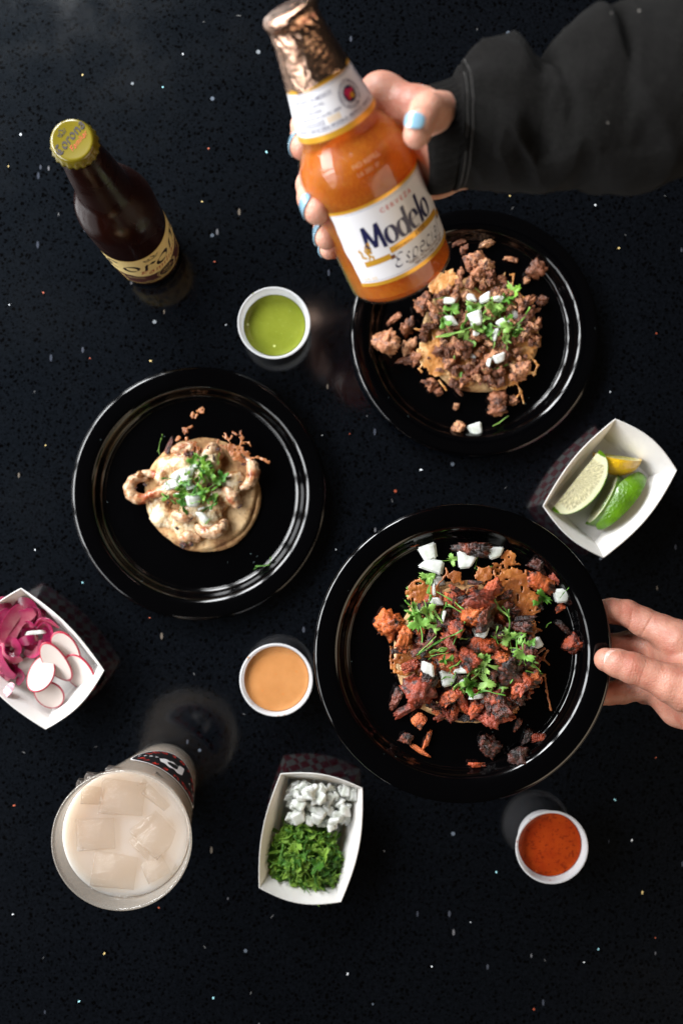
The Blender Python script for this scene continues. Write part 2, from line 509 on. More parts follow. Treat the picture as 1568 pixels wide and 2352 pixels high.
def melt_mat():
    m = M("melted_white_cheese", (0.80, 0.64, 0.44), 0.2, coat=0.5)
    q = N(m); co = q.coord("Object", 1.0)
    a = q.noise(co, 70, 5, 0.62)
    col = q.ramp(a, [(0.36, (0.20, 0.070, 0.025)), (0.43, (0.42, 0.22, 0.09)), (0.51, (0.58, 0.42, 0.23)), (0.62, (0.68, 0.57, 0.40))])
    b = q.noise(co, 170, 4, 0.75)
    col = q.mix(q.ramp(b, [(0.60, 0.0), (0.69, 0.8)]), col, (0.15, 0.05, 0.02))
    q.color(col); q.bump(q.math('ADD', a, q.noise(co, 420, 4)), 0.7, 0.0015)
    return sss(m, 0.15, (1, 0.7, 0.45), 0.003)
m_melt = melt_mat()
def shrimp_mat():
    m = M("griddled_shrimp", (0.74, 0.45, 0.30), 0.3, coat=0.2)
    q = N(m); co = q.coord("Object", 1.0)
    a = q.noise(co, 60, 4, 0.6)
    col = q.ramp(a, [(0.36, (0.30, 0.065, 0.02)), (0.44, (0.44, 0.20, 0.09)), (0.56, (0.58, 0.40, 0.25)), (0.68, (0.36, 0.17, 0.08))])
    b = q.noise(co, 130, 4, 0.7)
    col = q.mix(q.ramp(b, [(0.55, 0.0), (0.66, 0.85)]), col, (0.10, 0.045, 0.02))
    q.color(col); q.bump(q.math('ADD', a, q.noise(co, 420, 3)), 0.5, 0.001)
    return sss(m, 0.25, (1, 0.5, 0.3), 0.003)
m_shrimp = shrimp_mat()

# ------------------------------------------------------------------ table
def build_table():
    s = 1.6
    o = mk("tabletop", [(-s, -s, 0), (s, -s, 0), (s, s, 0), (-s, s, 0), (-s, -s, -.03), (s, -s, -.03), (s, s, -.03), (-s, s, -.03)],
           [(0, 1, 2, 3), (7, 6, 5, 4), (0, 4, 5, 1), (1, 5, 6, 2), (2, 6, 7, 3), (3, 7, 4, 0)], m_quartz, smooth=False)
    tag(o, kind="structure")
    # glass chips set flush in the stone, where the photo shows its brightest ones
    chips = [(48, 309, 6, 0), (374, 200, 4, 1), (548, 36, 4, 3), (612, 349, 4, 1), (135, 492, 4, 3), (20, 382, 3, 2), (1366, 471, 5, 0),
             (1176, 478, 4, 3), (1170, 450, 4, 2), (519, 746, 3, 0), (346, 829, 4, 2), (207, 823, 3, 4), (105, 1023, 3, 2), (292, 1141, 3, 0),
             (966, 1079, 4, 0), (81, 1263, 3, 0), (190, 1338, 4, 1), (344, 1419, 3, 4), (446, 1548, 4, 3), (771, 1262, 3, 0),
             (1411, 1837, 4, 1), (1139, 2003, 5, 1), (1474, 2050, 5, 2), (991, 2220, 4, 0), (798, 2237, 4, 0), (576, 2281, 4, 3),
             (490, 2292, 4, 1), (182, 2300, 4, 1), (55, 1728, 4, 3), (220, 1715, 3, 3), (1358, 711, 3, 0), (464, 463, 3, 2), (479, 341, 5, 4),
             (493, 601, 4, 4), (190, 172, 4, 2), (420, 124, 3, 0), (468, 50, 4, 3), (100, 672, 4, 4), (22, 700, 3, 0), (1095, 67, 3, 3),
             (1315, 75, 4, 3), (970, 196, 3, 0), (1435, 540, 3, 3), (1420, 570, 4, 2), (1526, 450, 3, 3), (1400, 900, 3, 0), (1365, 1050, 3, 3),
             (1536, 1590, 3, 3), (1505, 1740, 3, 4), (1450, 1930, 4, 0), (1504, 2154, 3, 4), (1373, 2180, 4, 1), (1250, 2205, 3, 3),
             (725, 1880, 4, 3), (696, 2050, 4, 0), (470, 2175, 4, 3), (365, 2085, 4, 4), (240, 2190, 4, 2), (100, 2200, 3, 3), (380, 1980, 4, 4),
             (625, 2105, 4, 3), (1080, 2118, 3, 0), (1340, 2210, 3, 0), (560, 1640, 3, 3), (680, 1850, 3, 3), (33, 1850, 4, 4), (620, 1015, 3, 2),
             (900, 1150, 3, 3), (1160, 1120, 3, 3), (740, 1000, 3, 0), (80, 900, 3, 3), (265, 1860, 3, 3), (760, 1350, 3, 0), (30, 2100, 3, 0)]
    mats = [M("chip_white", (0.9, 0.95, 1.0), 0.2), M("chip_cyan", (0.45, 0.9, 1.0), 0.2), M("chip_gold", (0.8, 0.6, 0.25), 0.3),
            M("chip_grey", (0.13, 0.13, 0.13), 0.3), M("chip_red", (0.45, 0.10, 0.05), 0.4)]
    vs, fs, fm = [], [], []
    r = random.Random(3)
    for u, v, s_, c in chips:
        p = P(u, v, 0); n = r.choice((4, 5, 6)); a0 = r.random() * 6; st = r.uniform(1, 2.2)
        if c == 3: st = r.uniform(2.2, 5)
        ids = []
        ph = r.random() * 3.14
        for k in range(n):
            a = a0 + k * 2 * math.pi / n
            x, y = math.cos(a) * s_ * 0.17 * MM, math.sin(a) * s_ * 0.17 * MM * st
            if c == 3: x *= 0.5; y *= 0.8
            ids.append(len(vs)); vs.append((p.x + x * math.cos(ph) - y * math.sin(ph), p.y + x * math.sin(ph) + y * math.cos(ph), 0.00008))
        fs.append(ids); fm.append(c)
    c = mk("glass_chips", vs, fs, mats, o, False, fm)
    tag(c, kind="stuff")
build_table()

# ------------------------------------------------------------------ plates
PLATE = [(0, 2.2), (60, 2.2), (84, 2.2), (87.0, 2.6), (89.2, 3.7), (91.2, 5.8), (93.0, 8.6), (94.8, 11.2), (96.8, 13.2), (99.5, 14.5), (103, 15.1), (107, 15.4), (110.5, 15.4),
         (112.6, 14.8), (113.9, 13.6), (114.2, 12.2), (113, 12.6), (110, 13.8), (106, 13.6), (100, 12.8), (97.0, 11.3), (94.6, 8.6), (91.5, 3.0), (87, 0.4), (84, 0.0), (78, 0.0), (76, 0.8), (0, 0.8)]
def plate(u, v, z0, label, R=114.2, tilt=(0, 0, 0)):
    prof = smooth_profile(PLATE[1:-2], 4)
    prof = [(0, 2.2)] + [(r * R / 114.2, z) for r, z in prof] + [(76 * R / 114.2, 0.8), (0, 0.8)]
    vs, fs = lathe(prof, 144)
    p = P(u, v, z0 + 14.0); p.z = z0 * MM
    o = mk("plate", vs, fs, m_plate)
    o.location = p; o.rotation_euler = tilt
    tag(o, label, "plate", "round black plates")
    return p
plA = plate(457, 1133, 0.4, "black plate on the table holding the taco of shrimp and melted white cheese")
plB = plate(1090, 764, 0.4, "black plate on the table holding the chopped brown beef taco", 112.8)
ZC = 122.5
plC = plate(1064, 1501, ZC, "black plate held up by a hand, carrying the red chilli meat taco", 114.0)

# ------------------------------------------------------------------ library of shapes
def ico_np(sub):
    bm = bmesh.new(); bmesh.ops.create_icosphere(bm, subdivisions=sub, radius=1.0)
    V = np.array([v.co[:] for v in bm.verts]); F = np.array([[v.index for v in f.verts] for f in bm.faces])
    bm.free(); return V, F
ICO_V, ICO_F = ico_np(4)
ICO3_V, ICO3_F = ico_np(3)
def chunk_mesh(name, seed, dims, rough=0.25, square=0.5, mat=None, hi=True, cuts=6):
    V, F = (ICO_V, ICO_F) if hi else (ICO3_V, ICO3_F)
    p = 2 + 6 * square
    n = (np.abs(V) ** p).sum(1) ** (1 / p)
    W = V / n[:, None]
    rr_ = np.random.RandomState(seed + 100)
    for _ in range(cuts):                      # flat knife cuts
        d = rr_.normal(size=3); d /= np.linalg.norm(d); c = rr_.uniform(.50, .80)
        k = W @ d; m = k > c
        W[m] -= np.outer((k[m] - c) * .8, d)
    s = seed * 13.7
    f1 = fbm(W[:, 0] * 1.3 + s, W[:, 1] * 1.3, W[:, 2] * 1.3, seed, 2)
    f2 = fbm(W[:, 0] * 4.6 + s, W[:, 1] * 4.6, W[:, 2] * 4.6, seed + 5, 4)
    k = 1 + rough * 1.0 * f1 + rough * 1.15 * f2 - rough * 0.5 * np.abs(fbm(W[:, 0] * 2.2, W[:, 1] * 2.2 + s, W[:, 2] * 2.2, seed + 9, 2))
    W = W * k[:, None]
    # shear and bend so that no two outlines agree
    W[:, 0] += 0.25 * f1 * W[:, 1]
    W = W * (np.array(dims) / max(dims) ** .8 / 2)
    me = np_mesh(name, W, F)
    if mat: me.materials.append(mat)
    me.polygons.foreach_set("use_smooth", [True] * len(me.polygons))
    return me
PASTOR = [chunk_mesh("meat", i, d, 0.42, sq, m_pastor) for i, (d, sq) in enumerate([
    ((1.0, .8, .6), .4), ((1.3, .6, .5), .5), ((1.6, .5, .42), .3), ((1, 1, .45), .6), ((1.2, .9, .5), .2), ((.9, .8, .8), .5), ((1.8, .45, .35), .4), ((1.1, .7, .4), .7)])]
PASTOR_D = [chunk_mesh("meat", i + 20, d, 0.5, sq, m_pastor_dark) for i, (d, sq) in enumerate([
    ((1.0, .8, .6), .4), ((1.3, .6, .5), .5), ((1.6, .5, .42), .3), ((1, 1, .45), .6), ((.9, .8, .8), .5)])]
BEEF = [chunk_mesh("meat", i + 40, d, 0.55, sq, m_beef) for i, (d, sq) in enumerate([
    ((1.0, .8, .7), .2), ((1.3, .7, .6), .1), ((1.5, .6, .5), .2), ((1, 1, .6), .1), ((1.1, .9, .8), .0), ((.9, .8, .8), .3), ((1.2, .8, .5), .3)])]

def onion_mesh(seed, dims):
    """one diced piece: a slightly curved, cut layer with flat sides"""
    r = random.Random(seed)
    n = 7
    vs, fs = [], []
    ax = [r.uniform(-.30, .30) for _ in range(8)]
    bend = r.uniform(0.05, 0.22)
    for k in range(2):
        for j in range(n):
            for i in range(n):
                x = i / (n - 1) * 2 - 1; y = j / (n - 1) * 2 - 1
                X = x * (1 + ax[0] * y + ax[5] * (1 if k else -1)) + ax[1] * y; Y = y * (1 + ax[2] * x) + ax[3] * x
                z = (k * 2 - 1) * (0.9 + ax[4] * x) - bend * 2.2 * (x * x) + 0.3 * bend
                vs.append((X * dims[0] / 2 * MM, Y * dims[1] / 2 * MM, z * dims[2] / 2 * MM))
    I = lambda i, j, k: k * n * n + j * n + i
    for j in range(n - 1):
        for i in range(n - 1):
            fs.append((I(i, j, 1), I(i + 1, j, 1), I(i + 1, j + 1, 1), I(i, j + 1, 1)))
            fs.append((I(i, j + 1, 0), I(i + 1, j + 1, 0), I(i + 1, j, 0), I(i, j, 0)))
    for i in range(n - 1):
        fs.append((I(i, 0, 0), I(i + 1, 0, 0), I(i + 1, 0, 1), I(i, 0, 1)))
        fs.append((I(i + 1, n - 1, 0), I(i, n - 1, 0), I(i, n - 1, 1), I(i + 1, n - 1, 1)))
        fs.append((I(0, i + 1, 0), I(0, i, 0), I(0, i, 1), I(0, i + 1, 1)))
        fs.append((I(n - 1, i, 0), I(n - 1, i + 1, 0), I(n - 1, i + 1, 1), I(n - 1, i, 1)))
    me = bpy.data.meshes.new("onion"); me.from_pydata(vs, [], fs); me.update()
    bm = bmesh.new(); bm.from_mesh(me)
    bmesh.ops.bevel(bm, geom=[e for e in bm.edges if e.calc_face_angle(0) > 0.9], offset=0.00010, segments=3, affect='EDGES')
    bmesh.ops.recalc_face_normals(bm, faces=bm.faces)
    bm.to_mesh(me); bm.free()
    me.materials.append(m_onion)
    me.polygons.foreach_set("use_smooth", [True] * len(me.polygons))
    return me
ONION = [onion_mesh(i, d) for i, d in enumerate([(1, 1, .42), (1.1, .8, .45), (.9, .9, .55), (1.15, .75, .32), (1, .9, .75), (.85, .8, .6), (1.1, .95, .3), (.8, 1, .5)])]

def leaf_outline(seed):
    r = random.Random(seed)
    pts = []
    lobes = r.choice((3, 4, 5)); N_ = 40
    ph = r.uniform(-.3, .3)
    for k in range(N_):
        a = 2 * math.pi * k / N_
        lo = 0.66 + 0.24 * math.cos(a * lobes + ph) + (0.13 if k % 2 else -0.07) + r.uniform(-.10, .10)
        if abs(a - math.pi) < 0.35: lo *= 0.35
        pts.append((math.cos(a) * lo, math.sin(a) * lo * r.uniform(.92, 1.05)))
    return pts
def leaf_mesh(seed, asp=(1, 1), fold=0.4, mat=None, strip=False):
    """a cut cilantro leaf with lobes, folded along its rib, with a stub of stem"""
    r = random.Random(seed)
    vs, fs = [], []
    def pt(x, y):
        X = x * asp[0] * 0.5; Y = y * asp[1] * 0.5
        z = fold * abs(Y) * 0.9 + 0.10 * math.sin(X * 7 + seed) + 0.06 * math.sin(Y * 11 + seed * 2) + 0.15 * fold * X * X * 4
        return (X * MM, Y * MM, z * MM)
    out = leaf_outline(seed)
    if strip:
        out = []
        for k in range(9): t = k / 8; out.append((t * 2 - 1, -.16 - .1 * math.sin(t * 9 + seed) - r.uniform(0, .05)))
        for k in range(9): t = 1 - k / 8; out.append((t * 2 - 1, .16 + .1 * math.sin(t * 7 + seed) + r.uniform(0, .05)))
    th = 0.035 * MM
    rings = 3
    base = []
    for q_ in (1, -1):
        start = len(vs); vs.append(tuple(Vector(pt(0, 0)) + Vector((0, 0, th * q_))))
        ids = []
        for k in range(1, rings + 1):
            row = []
            for (x, y) in out:
                row.append(len(vs)); vs.append(tuple(Vector(pt(x * k / rings, y * k / rings)) + Vector((0, 0, th * q_))))
            ids.append(row)
        n = len(out)
        for k in range(n):
            k2 = (k + 1) % n
            f = (start, ids[0][k], ids[0][k2]); fs.append(f if q_ > 0 else f[::-1])
            for g in range(rings - 1):
                f = (ids[g][k], ids[g + 1][k], ids[g + 1][k2], ids[g][k2]); fs.append(f if q_ > 0 else f[::-1])
        base.append(ids[-1])
    n = len(out)
    for k in range(n):
        k2 = (k + 1) % n; fs.append((base[0][k2], base[0][k], base[1][k], base[1][k2]))
    # stem
    if not strip or seed % 2:
        L = r.uniform(.3, .8); a = r.uniform(-.3, .3); m_ = 5
        s0 = len(vs)
        for i in range(4):
            t = i / 3
            for k in range(m_):
                g = 2 * math.pi * k / m_
                vs.append(((-.1 - L * t) * MM, (a * t * t + math.cos(g) * .028) * MM, (0.05 + math.sin(g) * .028) * MM))
        for i in range(3):
            for k in range(m_):
                k2 = (k + 1) % m_
                fs.append((s0 + i * m_ + k, s0 + (i + 1) * m_ + k, s0 + (i + 1) * m_ + k2, s0 + i * m_ + k2))
    me = bpy.data.meshes.new("leaf"); me.from_pydata(vs, [], fs); me.update()
    me.materials.append(mat or m_cil)
    me.polygons.foreach_set("use_smooth", [True] * len(me.polygons))
    return me
LEAF = [leaf_mesh(i, (1, r_), f) for i, (r_, f) in enumerate([(1, .5), (.8, .9), (.7, .3), (1, 1.1), (.9, .6), (.6, .8)])]
STRIP = [leaf_mesh(i + 30, (1, a_), .8, strip=True) for i, a_ in enumerate([.5, .35, .7, .25])]
LEAF_D = [leaf_mesh(i + 10, (1, r_), f, m_cil_dark) for i, (r_, f) in enumerate([(1, .5), (.8, .9), (.7, .3), (1, 1.1)])]
STRIP_D = [leaf_mesh(i + 50, (1, a_), .8, m_cil_dark, strip=True) for i, a_ in enumerate([.5, .35, .7])]

class Heap:
    """a height field on which pieces are laid one after another"""
    def __init__(s, cx, cy, R, z):
        s.cx, s.cy, s.R, s.n = cx, cy, R, 120
        s.g = np.full((s.n, s.n), float(z)); s.h = 2 * R / s.n
        ax = (np.arange(s.n) + .5) * s.h - R
        s.X, s.Y = np.meshgrid(ax + cx, ax + cy, indexing='ij')
    def z(s, x, y, r):
        m = (s.X - x) ** 2 + (s.Y - y) ** 2 < max(r, s.h) ** 2
        return float(s.g[m].mean() * .5 + s.g[m].max() * .5) if m.any() else float(s.g.min())
    def add(s, x, y, r, top):
        d2 = (s.X - x) ** 2 + (s.Y - y) ** 2
        m = d2 < r * r
        s.g[m] = np.maximum(s.g[m], top - (d2[m] / (r * r)) * (top - s.g[m]) * .55)

def lay(heap, parent, name, me, x, y, size, thick=0.5, rot=None, flat=0.5, rr=None, hz=None, tilt=0.5, top=False):
    r = rr or rnd
    z = heap.z(x, y, size * .32) if heap is not None else hz
    rz = r.uniform(0, 6.283) if rot is None else rot
    e = (r.uniform(-tilt, tilt), r.uniform(-tilt, tilt), rz)
    zc = z + size * thick * flat
    base = parent.location if parent is not None else Vector()
    loc = Vector((x, y, zc)) * MM - base
    o = inst(name, me, parent, TRS(loc, e, size))
    if heap is not None: heap.add(x, y, size * .42, zc + size * thick * .42)
    return o

def tortilla(cx, cy, z, R, parent, seed, name="tortilla"):
    r = random.Random(seed)
    vs, fs = [], []
    NR, NA = 14, 90
    def hz(x, y): return 0.9 * math.sin(x * .07 + seed) * math.cos(y * .08) + 1.2 * max(0, (x * x + y * y) / (R * R) - .7) * 3 * (0.5 + .5 * math.sin(math.atan2(y, x) * 3 + seed))
    rad = [R * (1 + 0.012 * math.sin(a * 3 + seed) + 0.01 * math.sin(a * 7 + seed * 2) + r.uniform(-.004, .004)) for a in [2 * math.pi * k / NA for k in range(NA)]]
    base = parent.location
    for q_ in (1, -1):
        vs.append((cx * MM - base.x, cy * MM - base.y, (z + 1 + q_ * .9) * MM - base.z))
        for i in range(1, NR + 1):
            for k in range(NA):
                a = 2 * math.pi * k / NA; t = i / NR; rr = rad[k] * t * (1 if q_ > 0 or i < NR else .992)
                x, y = math.cos(a) * rr, math.sin(a) * rr
                vs.append(((cx + x) * MM - base.x, (cy + y) * MM - base.y, (z + 1 + hz(x, y) + q_ * (.9 if i < NR else .6)) * MM - base.z))
    off = 1 + NR * NA
    for q_ in (0, 1):
        o = q_ * off
        for k in range(NA):
            k2 = (k + 1) % NA
            f = (o, o + 1 + k, o + 1 + k2); fs.append(f if q_ == 0 else f[::-1])
            for i in range(NR - 1):
                f = (o + 1 + i * NA + k, o + 1 + (i + 1) * NA + k, o + 1 + (i + 1) * NA + k2, o + 1 + i * NA + k2); fs.append(f if q_ == 0 else f[::-1])
    for k in range(NA):
        k2 = (k + 1) % NA; a = 1 + (NR - 1) * NA
        fs.append((a + k2, a + k, off + a + k, off + a + k2))
    return mk(name, vs, fs, m_tort, parent)

def lace(name, parent, blobs, arms, z, mat, seed, thick=0.55, hole=0.30, hole_scale=4.2, res=0.45, wav=1.4, dome=None, edge=2.2):
    """crisped cheese: a thin ragged sheet with holes and thread-like arms; blobs (x,y,r), arms [(x,y),...] mm"""
    pts = [(b[0] - b[2], b[1] - b[2]) for b in blobs] + [(b[0] + b[2], b[1] + b[2]) for b in blobs] + [p for a in arms for p in a]
    lo = np.array([min(p[0] for p in pts) - 4, min(p[1] for p in pts) - 4]); hi = np.array([max(p[0] for p in pts) + 4, max(p[1] for p in pts) + 4])
    n = np.ceil((hi - lo) / res).astype(int)
    x = lo[0] + np.arange(n[0]) * res; y = lo[1] + np.arange(n[1]) * res
    X, Y = np.meshgrid(x, y, indexing='ij')
    D = np.full(X.shape, 1e3)
    nz = fbm(X / 5.0, Y / 5.0, 0 * X + seed, seed, 3) * edge + fbm(X / 1.6, Y / 1.6, 0 * X, seed + 3, 2) * edge * .45
    for bx, by, br in blobs: D = smin(D, np.hypot(X - bx, Y - by) - br, 2.0)
    D = D + nz * 1.5
    for a in arms:
        for (x0, y0), (x1, y1) in zip(a[:-1], a[1:]):
            dx, dy = x1 - x0, y1 - y0; L = dx * dx + dy * dy + 1e-6
            t = np.clip(((X - x0) * dx + (Y - y0) * dy) / L, 0, 1)
            D = smin(D, np.hypot(X - x0 - t * dx, Y - y0 - t * dy) - (1.05 + 0.5 * vnoise(X / 2, Y / 2, 0 * X, seed + 8)), 1.2)
    hn = vnoise(X / hole_scale * 2.0, Y / hole_scale * 2.0, 0 * X + 5, seed + 11)
    D = np.maximum(D, np.where(D > -edge * 5, (hn - (1 - hole * 1.7)) * 3.0, -9))
    Zs = z + wav * fbm(X / 14, Y / 14, 0 * X, seed + 21, 2) + 0.4 * vnoise(X / 3, Y / 3, 0 * X, seed + 22)
    if dome is not None: Zs = Zs + dome(X, Y)
    keep = D < 0
    tk = np.clip(-D, 0, 1.0) * thick + 0.12
    ids = -np.ones(X.shape, int); kk = np.argwhere(keep); ids[keep] = np.arange(len(kk))
    base = np.array(parent.location) * 1000 if parent is not None else np.zeros(3)
    V1 = np.stack([X[keep], Y[keep], Zs[keep] + tk[keep]], 1); V0 = np.stack([X[keep], Y[keep], Zs[keep] - tk[keep] * .4], 1)
    V = np.concatenate([V1, V0]) - base; m = len(kk)
    a = ids[:-1, :-1]; b = ids[1:, :-1]; c = ids[1:, 1:]; d = ids[:-1, 1:]
    ok = (a >= 0) & (b >= 0) & (c >= 0) & (d >= 0)
    q1 = np.stack([a[ok], b[ok], c[ok], d[ok]], 1)
    Q = [q1, q1[:, ::-1] + m]
    okp = np.pad(ok, 1)
    # side walls on the border of the kept cells
    ii = np.argwhere(ok)
    for (di, dj, e) in ((0, -1, (0, 1)), (1, 0, (1, 2)), (0, 1, (2, 3)), (-1, 0, (3, 0))):
        nb = okp[ii[:, 0] + 1 + di, ii[:, 1] + 1 + dj]
        s_ = q1[~nb]
        if len(s_): Q.append(np.stack([s_[:, e[1]], s_[:, e[0]], s_[:, e[0]] + m, s_[:, e[1]] + m], 1))
    Q = np.concatenate(Q)
    used = np.unique(Q); re = -np.ones(len(V), int); re[used] = np.arange(len(used))
    me = np_mesh(name, V[used], re[Q])
    return link(name, me, mat, parent)

# ------------------------------------------------------------------ taco of red chilli meat on the held plate
def zc(x, y, f=.46, ox=705.6, oy=1144.6): return (ox + x * f, oy + y * f)   # reading of an enlarged view
def garnish(heap, parent, items, zpl, conv, mode_onion="onion_piece", mode_leaf="cilantro_leaf", rr=None):
    r = rr or rnd
    for (kind, x, y, s, rot, asp) in items:
        u, v = conv(x, y)
        p = Pm(u, v, zpl)
        z = heap.z(p.x, p.y, s * .3) if heap is not None else zpl
        p = Pm(u, v, z + 2)
        if kind == 'o':
            me = r.choice(ONION)
            M_ = TRS(Vector((p.x, p.y, z + s * .22)) * MM - parent.location, (r.uniform(-.35, .35), r.uniform(-.35, .35), rot), (s * .84, s * asp * .84, s * .66))
            inst(mode_onion, me, parent, M_)
            heap.add(p.x, p.y, s * .45, z + s * .4)
        else:
            me = r.choice({'l': LEAF, 's': STRIP, 'L': LEAF_D, 'S': STRIP_D}[kind])
            M_ = TRS(Vector((p.x, p.y, z + 1.2)) * MM - parent.location, (r.uniform(-.45, .45), r.uniform(-.45, .45), rot), (s * 1.15, s * asp * 1.3, s))
            inst(mode_leaf, me, parent, M_)
            if kind in 'lL': heap.add(p.x, p.y, s * .3, z + 1.0)

PZ = ZC + 2.4    # top of the well of the held plate
c3 = Pm(1078, 1500, PZ)
tacoC = empty("taco", Vector((c3.x, c3.y, PZ)) * MM)
tag(tacoC, "taco of charred red chilli meat with onion and cilantro on the held plate", "taco")
def pc(x, y, z=PZ + 6):
    u, v = zc(x, y); p = Pm(u, v, z); return (p.x, p.y)
t2 = Pm(1072, 1497, PZ + 3)
tortilla(t2.x - 1.5, t2.y, PZ, 55, tacoC, 3)
tortilla(t2.x + 1.0, t2.y - .8, PZ + 2.2, 53.5, tacoC, 5)
px = .46 / 2000 * 670    # enlarged pixel in mm
blobs = [pc(x, y) + (r * px,) for x, y, r in [(800, 760, 300), (1020, 450, 105), (1085, 520, 70), (1060, 640, 90), (560, 470, 60), (600, 500, 70), (480, 830, 60),
         (1110, 900, 50), (1000, 1020, 55), (900, 1050, 50), (740, 395, 40), (880, 380, 40)]]
arms = [[pc(*a) for a in arm] for arm in [
    [(560, 470), (560, 400)], [(540, 500), (510, 540)], [(600, 500), (700, 370), (690, 350)], [(1100, 590), (1160, 560)], [(1100, 640), (1165, 660)], [(1080, 420), (1090, 360)],
    [(1110, 800), (1175, 800), (1200, 760)], [(1175, 800), (1205, 830)], [(1140, 780), (1180, 750)], [(1110, 900), (1185, 880), (1190, 960), (1215, 1055)], [(1150, 870), (1160, 830)],
    [(930, 1080), (945, 1135)], [(460, 740), (415, 740), (420, 850)], [(480, 800), (410, 810)], [(930, 360), (940, 400)], [(1150, 940), (1100, 940)]]]
lace("crisp_cheese", tacoC, blobs, arms, PZ + 6.2, m_lace, 4, hole=.10, hole_scale=6)
# the free-standing piece of lace above
b2 = [pc(x, y) + (r * px,) for x, y, r in [(1005, 300, 38), (985, 340, 35), (950, 350, 22)]]
a2 = [[pc(*a) for a in arm] for arm in [[(1000, 320), (1000, 265)], [(985, 345), (920, 350)], [(1010, 330), (1065, 330)], [(1000, 300), (1035, 285)]]]
lz = lace("cheese_crisp", None, b2, a2, PZ + 3, m_lace, 9, hole=.2)
tag(lz, "ragged piece of crisp brown cheese lying above the red meat taco on the held plate", "cheese crisp")

heapC = Heap(c3.x, c3.y, 100, PZ)
r_ = random.Random(5)
d2 = (heapC.X - t2.x) ** 2 + (heapC.Y - t2.y) ** 2
heapC.g[d2 < 54 ** 2] = PZ + 8.0
# listed pieces (x, y in the enlarged view, length px, kind, rotation)
big = [(860, 500, 170, 'p', -.1), (745, 460, 110, 'p', -.4), (825, 580, 130, 'p', 1.4), (880, 600, 110, 'd', .4), (920, 450, 90, 'p', .6), (490, 700, 120, 'p', 1.2), (450, 760, 90, 'd', 0),
       (560, 760, 120, 'd', .3), (600, 740, 90, 'd', 1), (1070, 600, 100, 'd', .2), (1050, 640, 110, 'd', 0), (1010, 560, 80, 'd', 1), (560, 960, 150, 'p', -1.2), (510, 1040, 150, 'p', .6), (440, 1000, 100, 'd', 1.2),
       (700, 830, 120, 'p', .2), (790, 800, 110, 'p', -.8), (870, 740, 130, 'p', 0), (740, 640, 90, 'p', 1.3), (790, 700, 90, 'd', .8), (960, 600, 80, 'p', -.7), (960, 800, 90, 'p', 1),
       (1000, 860, 130, 'd', .3), (1060, 940, 110, 'p', .5), (770, 1020, 140, 'p', -1.1), (700, 1000, 90, 'p', .3), (650, 1040, 90, 'd', 0), (670, 1090, 100, 'p', .4), (560, 1100, 80, 'p', 1),
       (880, 1080, 120, 'p', -.8), (960, 1030, 100, 'd', .3), (1000, 1090, 80, 'p', .3), (830, 1040, 100, 'p', .7), (610, 900, 90, 'd', .5), (520, 840, 90, 'p', .4), (930, 680, 80, 'd', 0),
       (1090, 700, 80, 'd', 1.1), (690, 600, 80, 'd', 0), (830, 420, 70, 'd', 0), (980, 490, 80, 'd', .5), (700, 720, 100, 'p', 2), (640, 680, 80, 'd', 1), (900, 860, 90, 'd', 1), (1040, 1000, 80, 'd', 0)]
def meat_piece(x, y, L, k, rot, heap, parent, name="meat_chunk", conv=zc, pxmm=px, hz=None):
    u, v = conv(x, y); z0 = heap.z(*(Pm(u, v, PZ + 6).xy), 3) if heap is not None else hz
    p = Pm(u, v, z0 + 3)
    lib = {'p': PASTOR, 'd': PASTOR_D, 'b': BEEF}[k]
    return lay(heap, parent, name, r_.choice(lib), p.x, p.y, L * pxmm * .98, .45, rot, .5, r_, hz=hz, tilt=.35)
for k in range(230):
    a = r_.uniform(0, 6.283); rr = 52 * math.sqrt(r_.random())
    x, y = t2.x + 1 + rr * math.cos(a), t2.y + rr * math.sin(a) * .98
    # the top right stays bare crisp cheese
    if (x - t2.x) > 10 and (y - t2.y) > 22: continue
    if (x - t2.x) < -38 and abs(y - t2.y) < 16 and r_.random() < .6: continue
    lay(heapC, tacoC, "meat_chunk", r_.choice(PASTOR_D if r_.random() < .42 else PASTOR), x, y, r_.uniform(6.5, 13.5), .5, None, .3, r_)
for b in big: meat_piece(*b, heapC, tacoC)
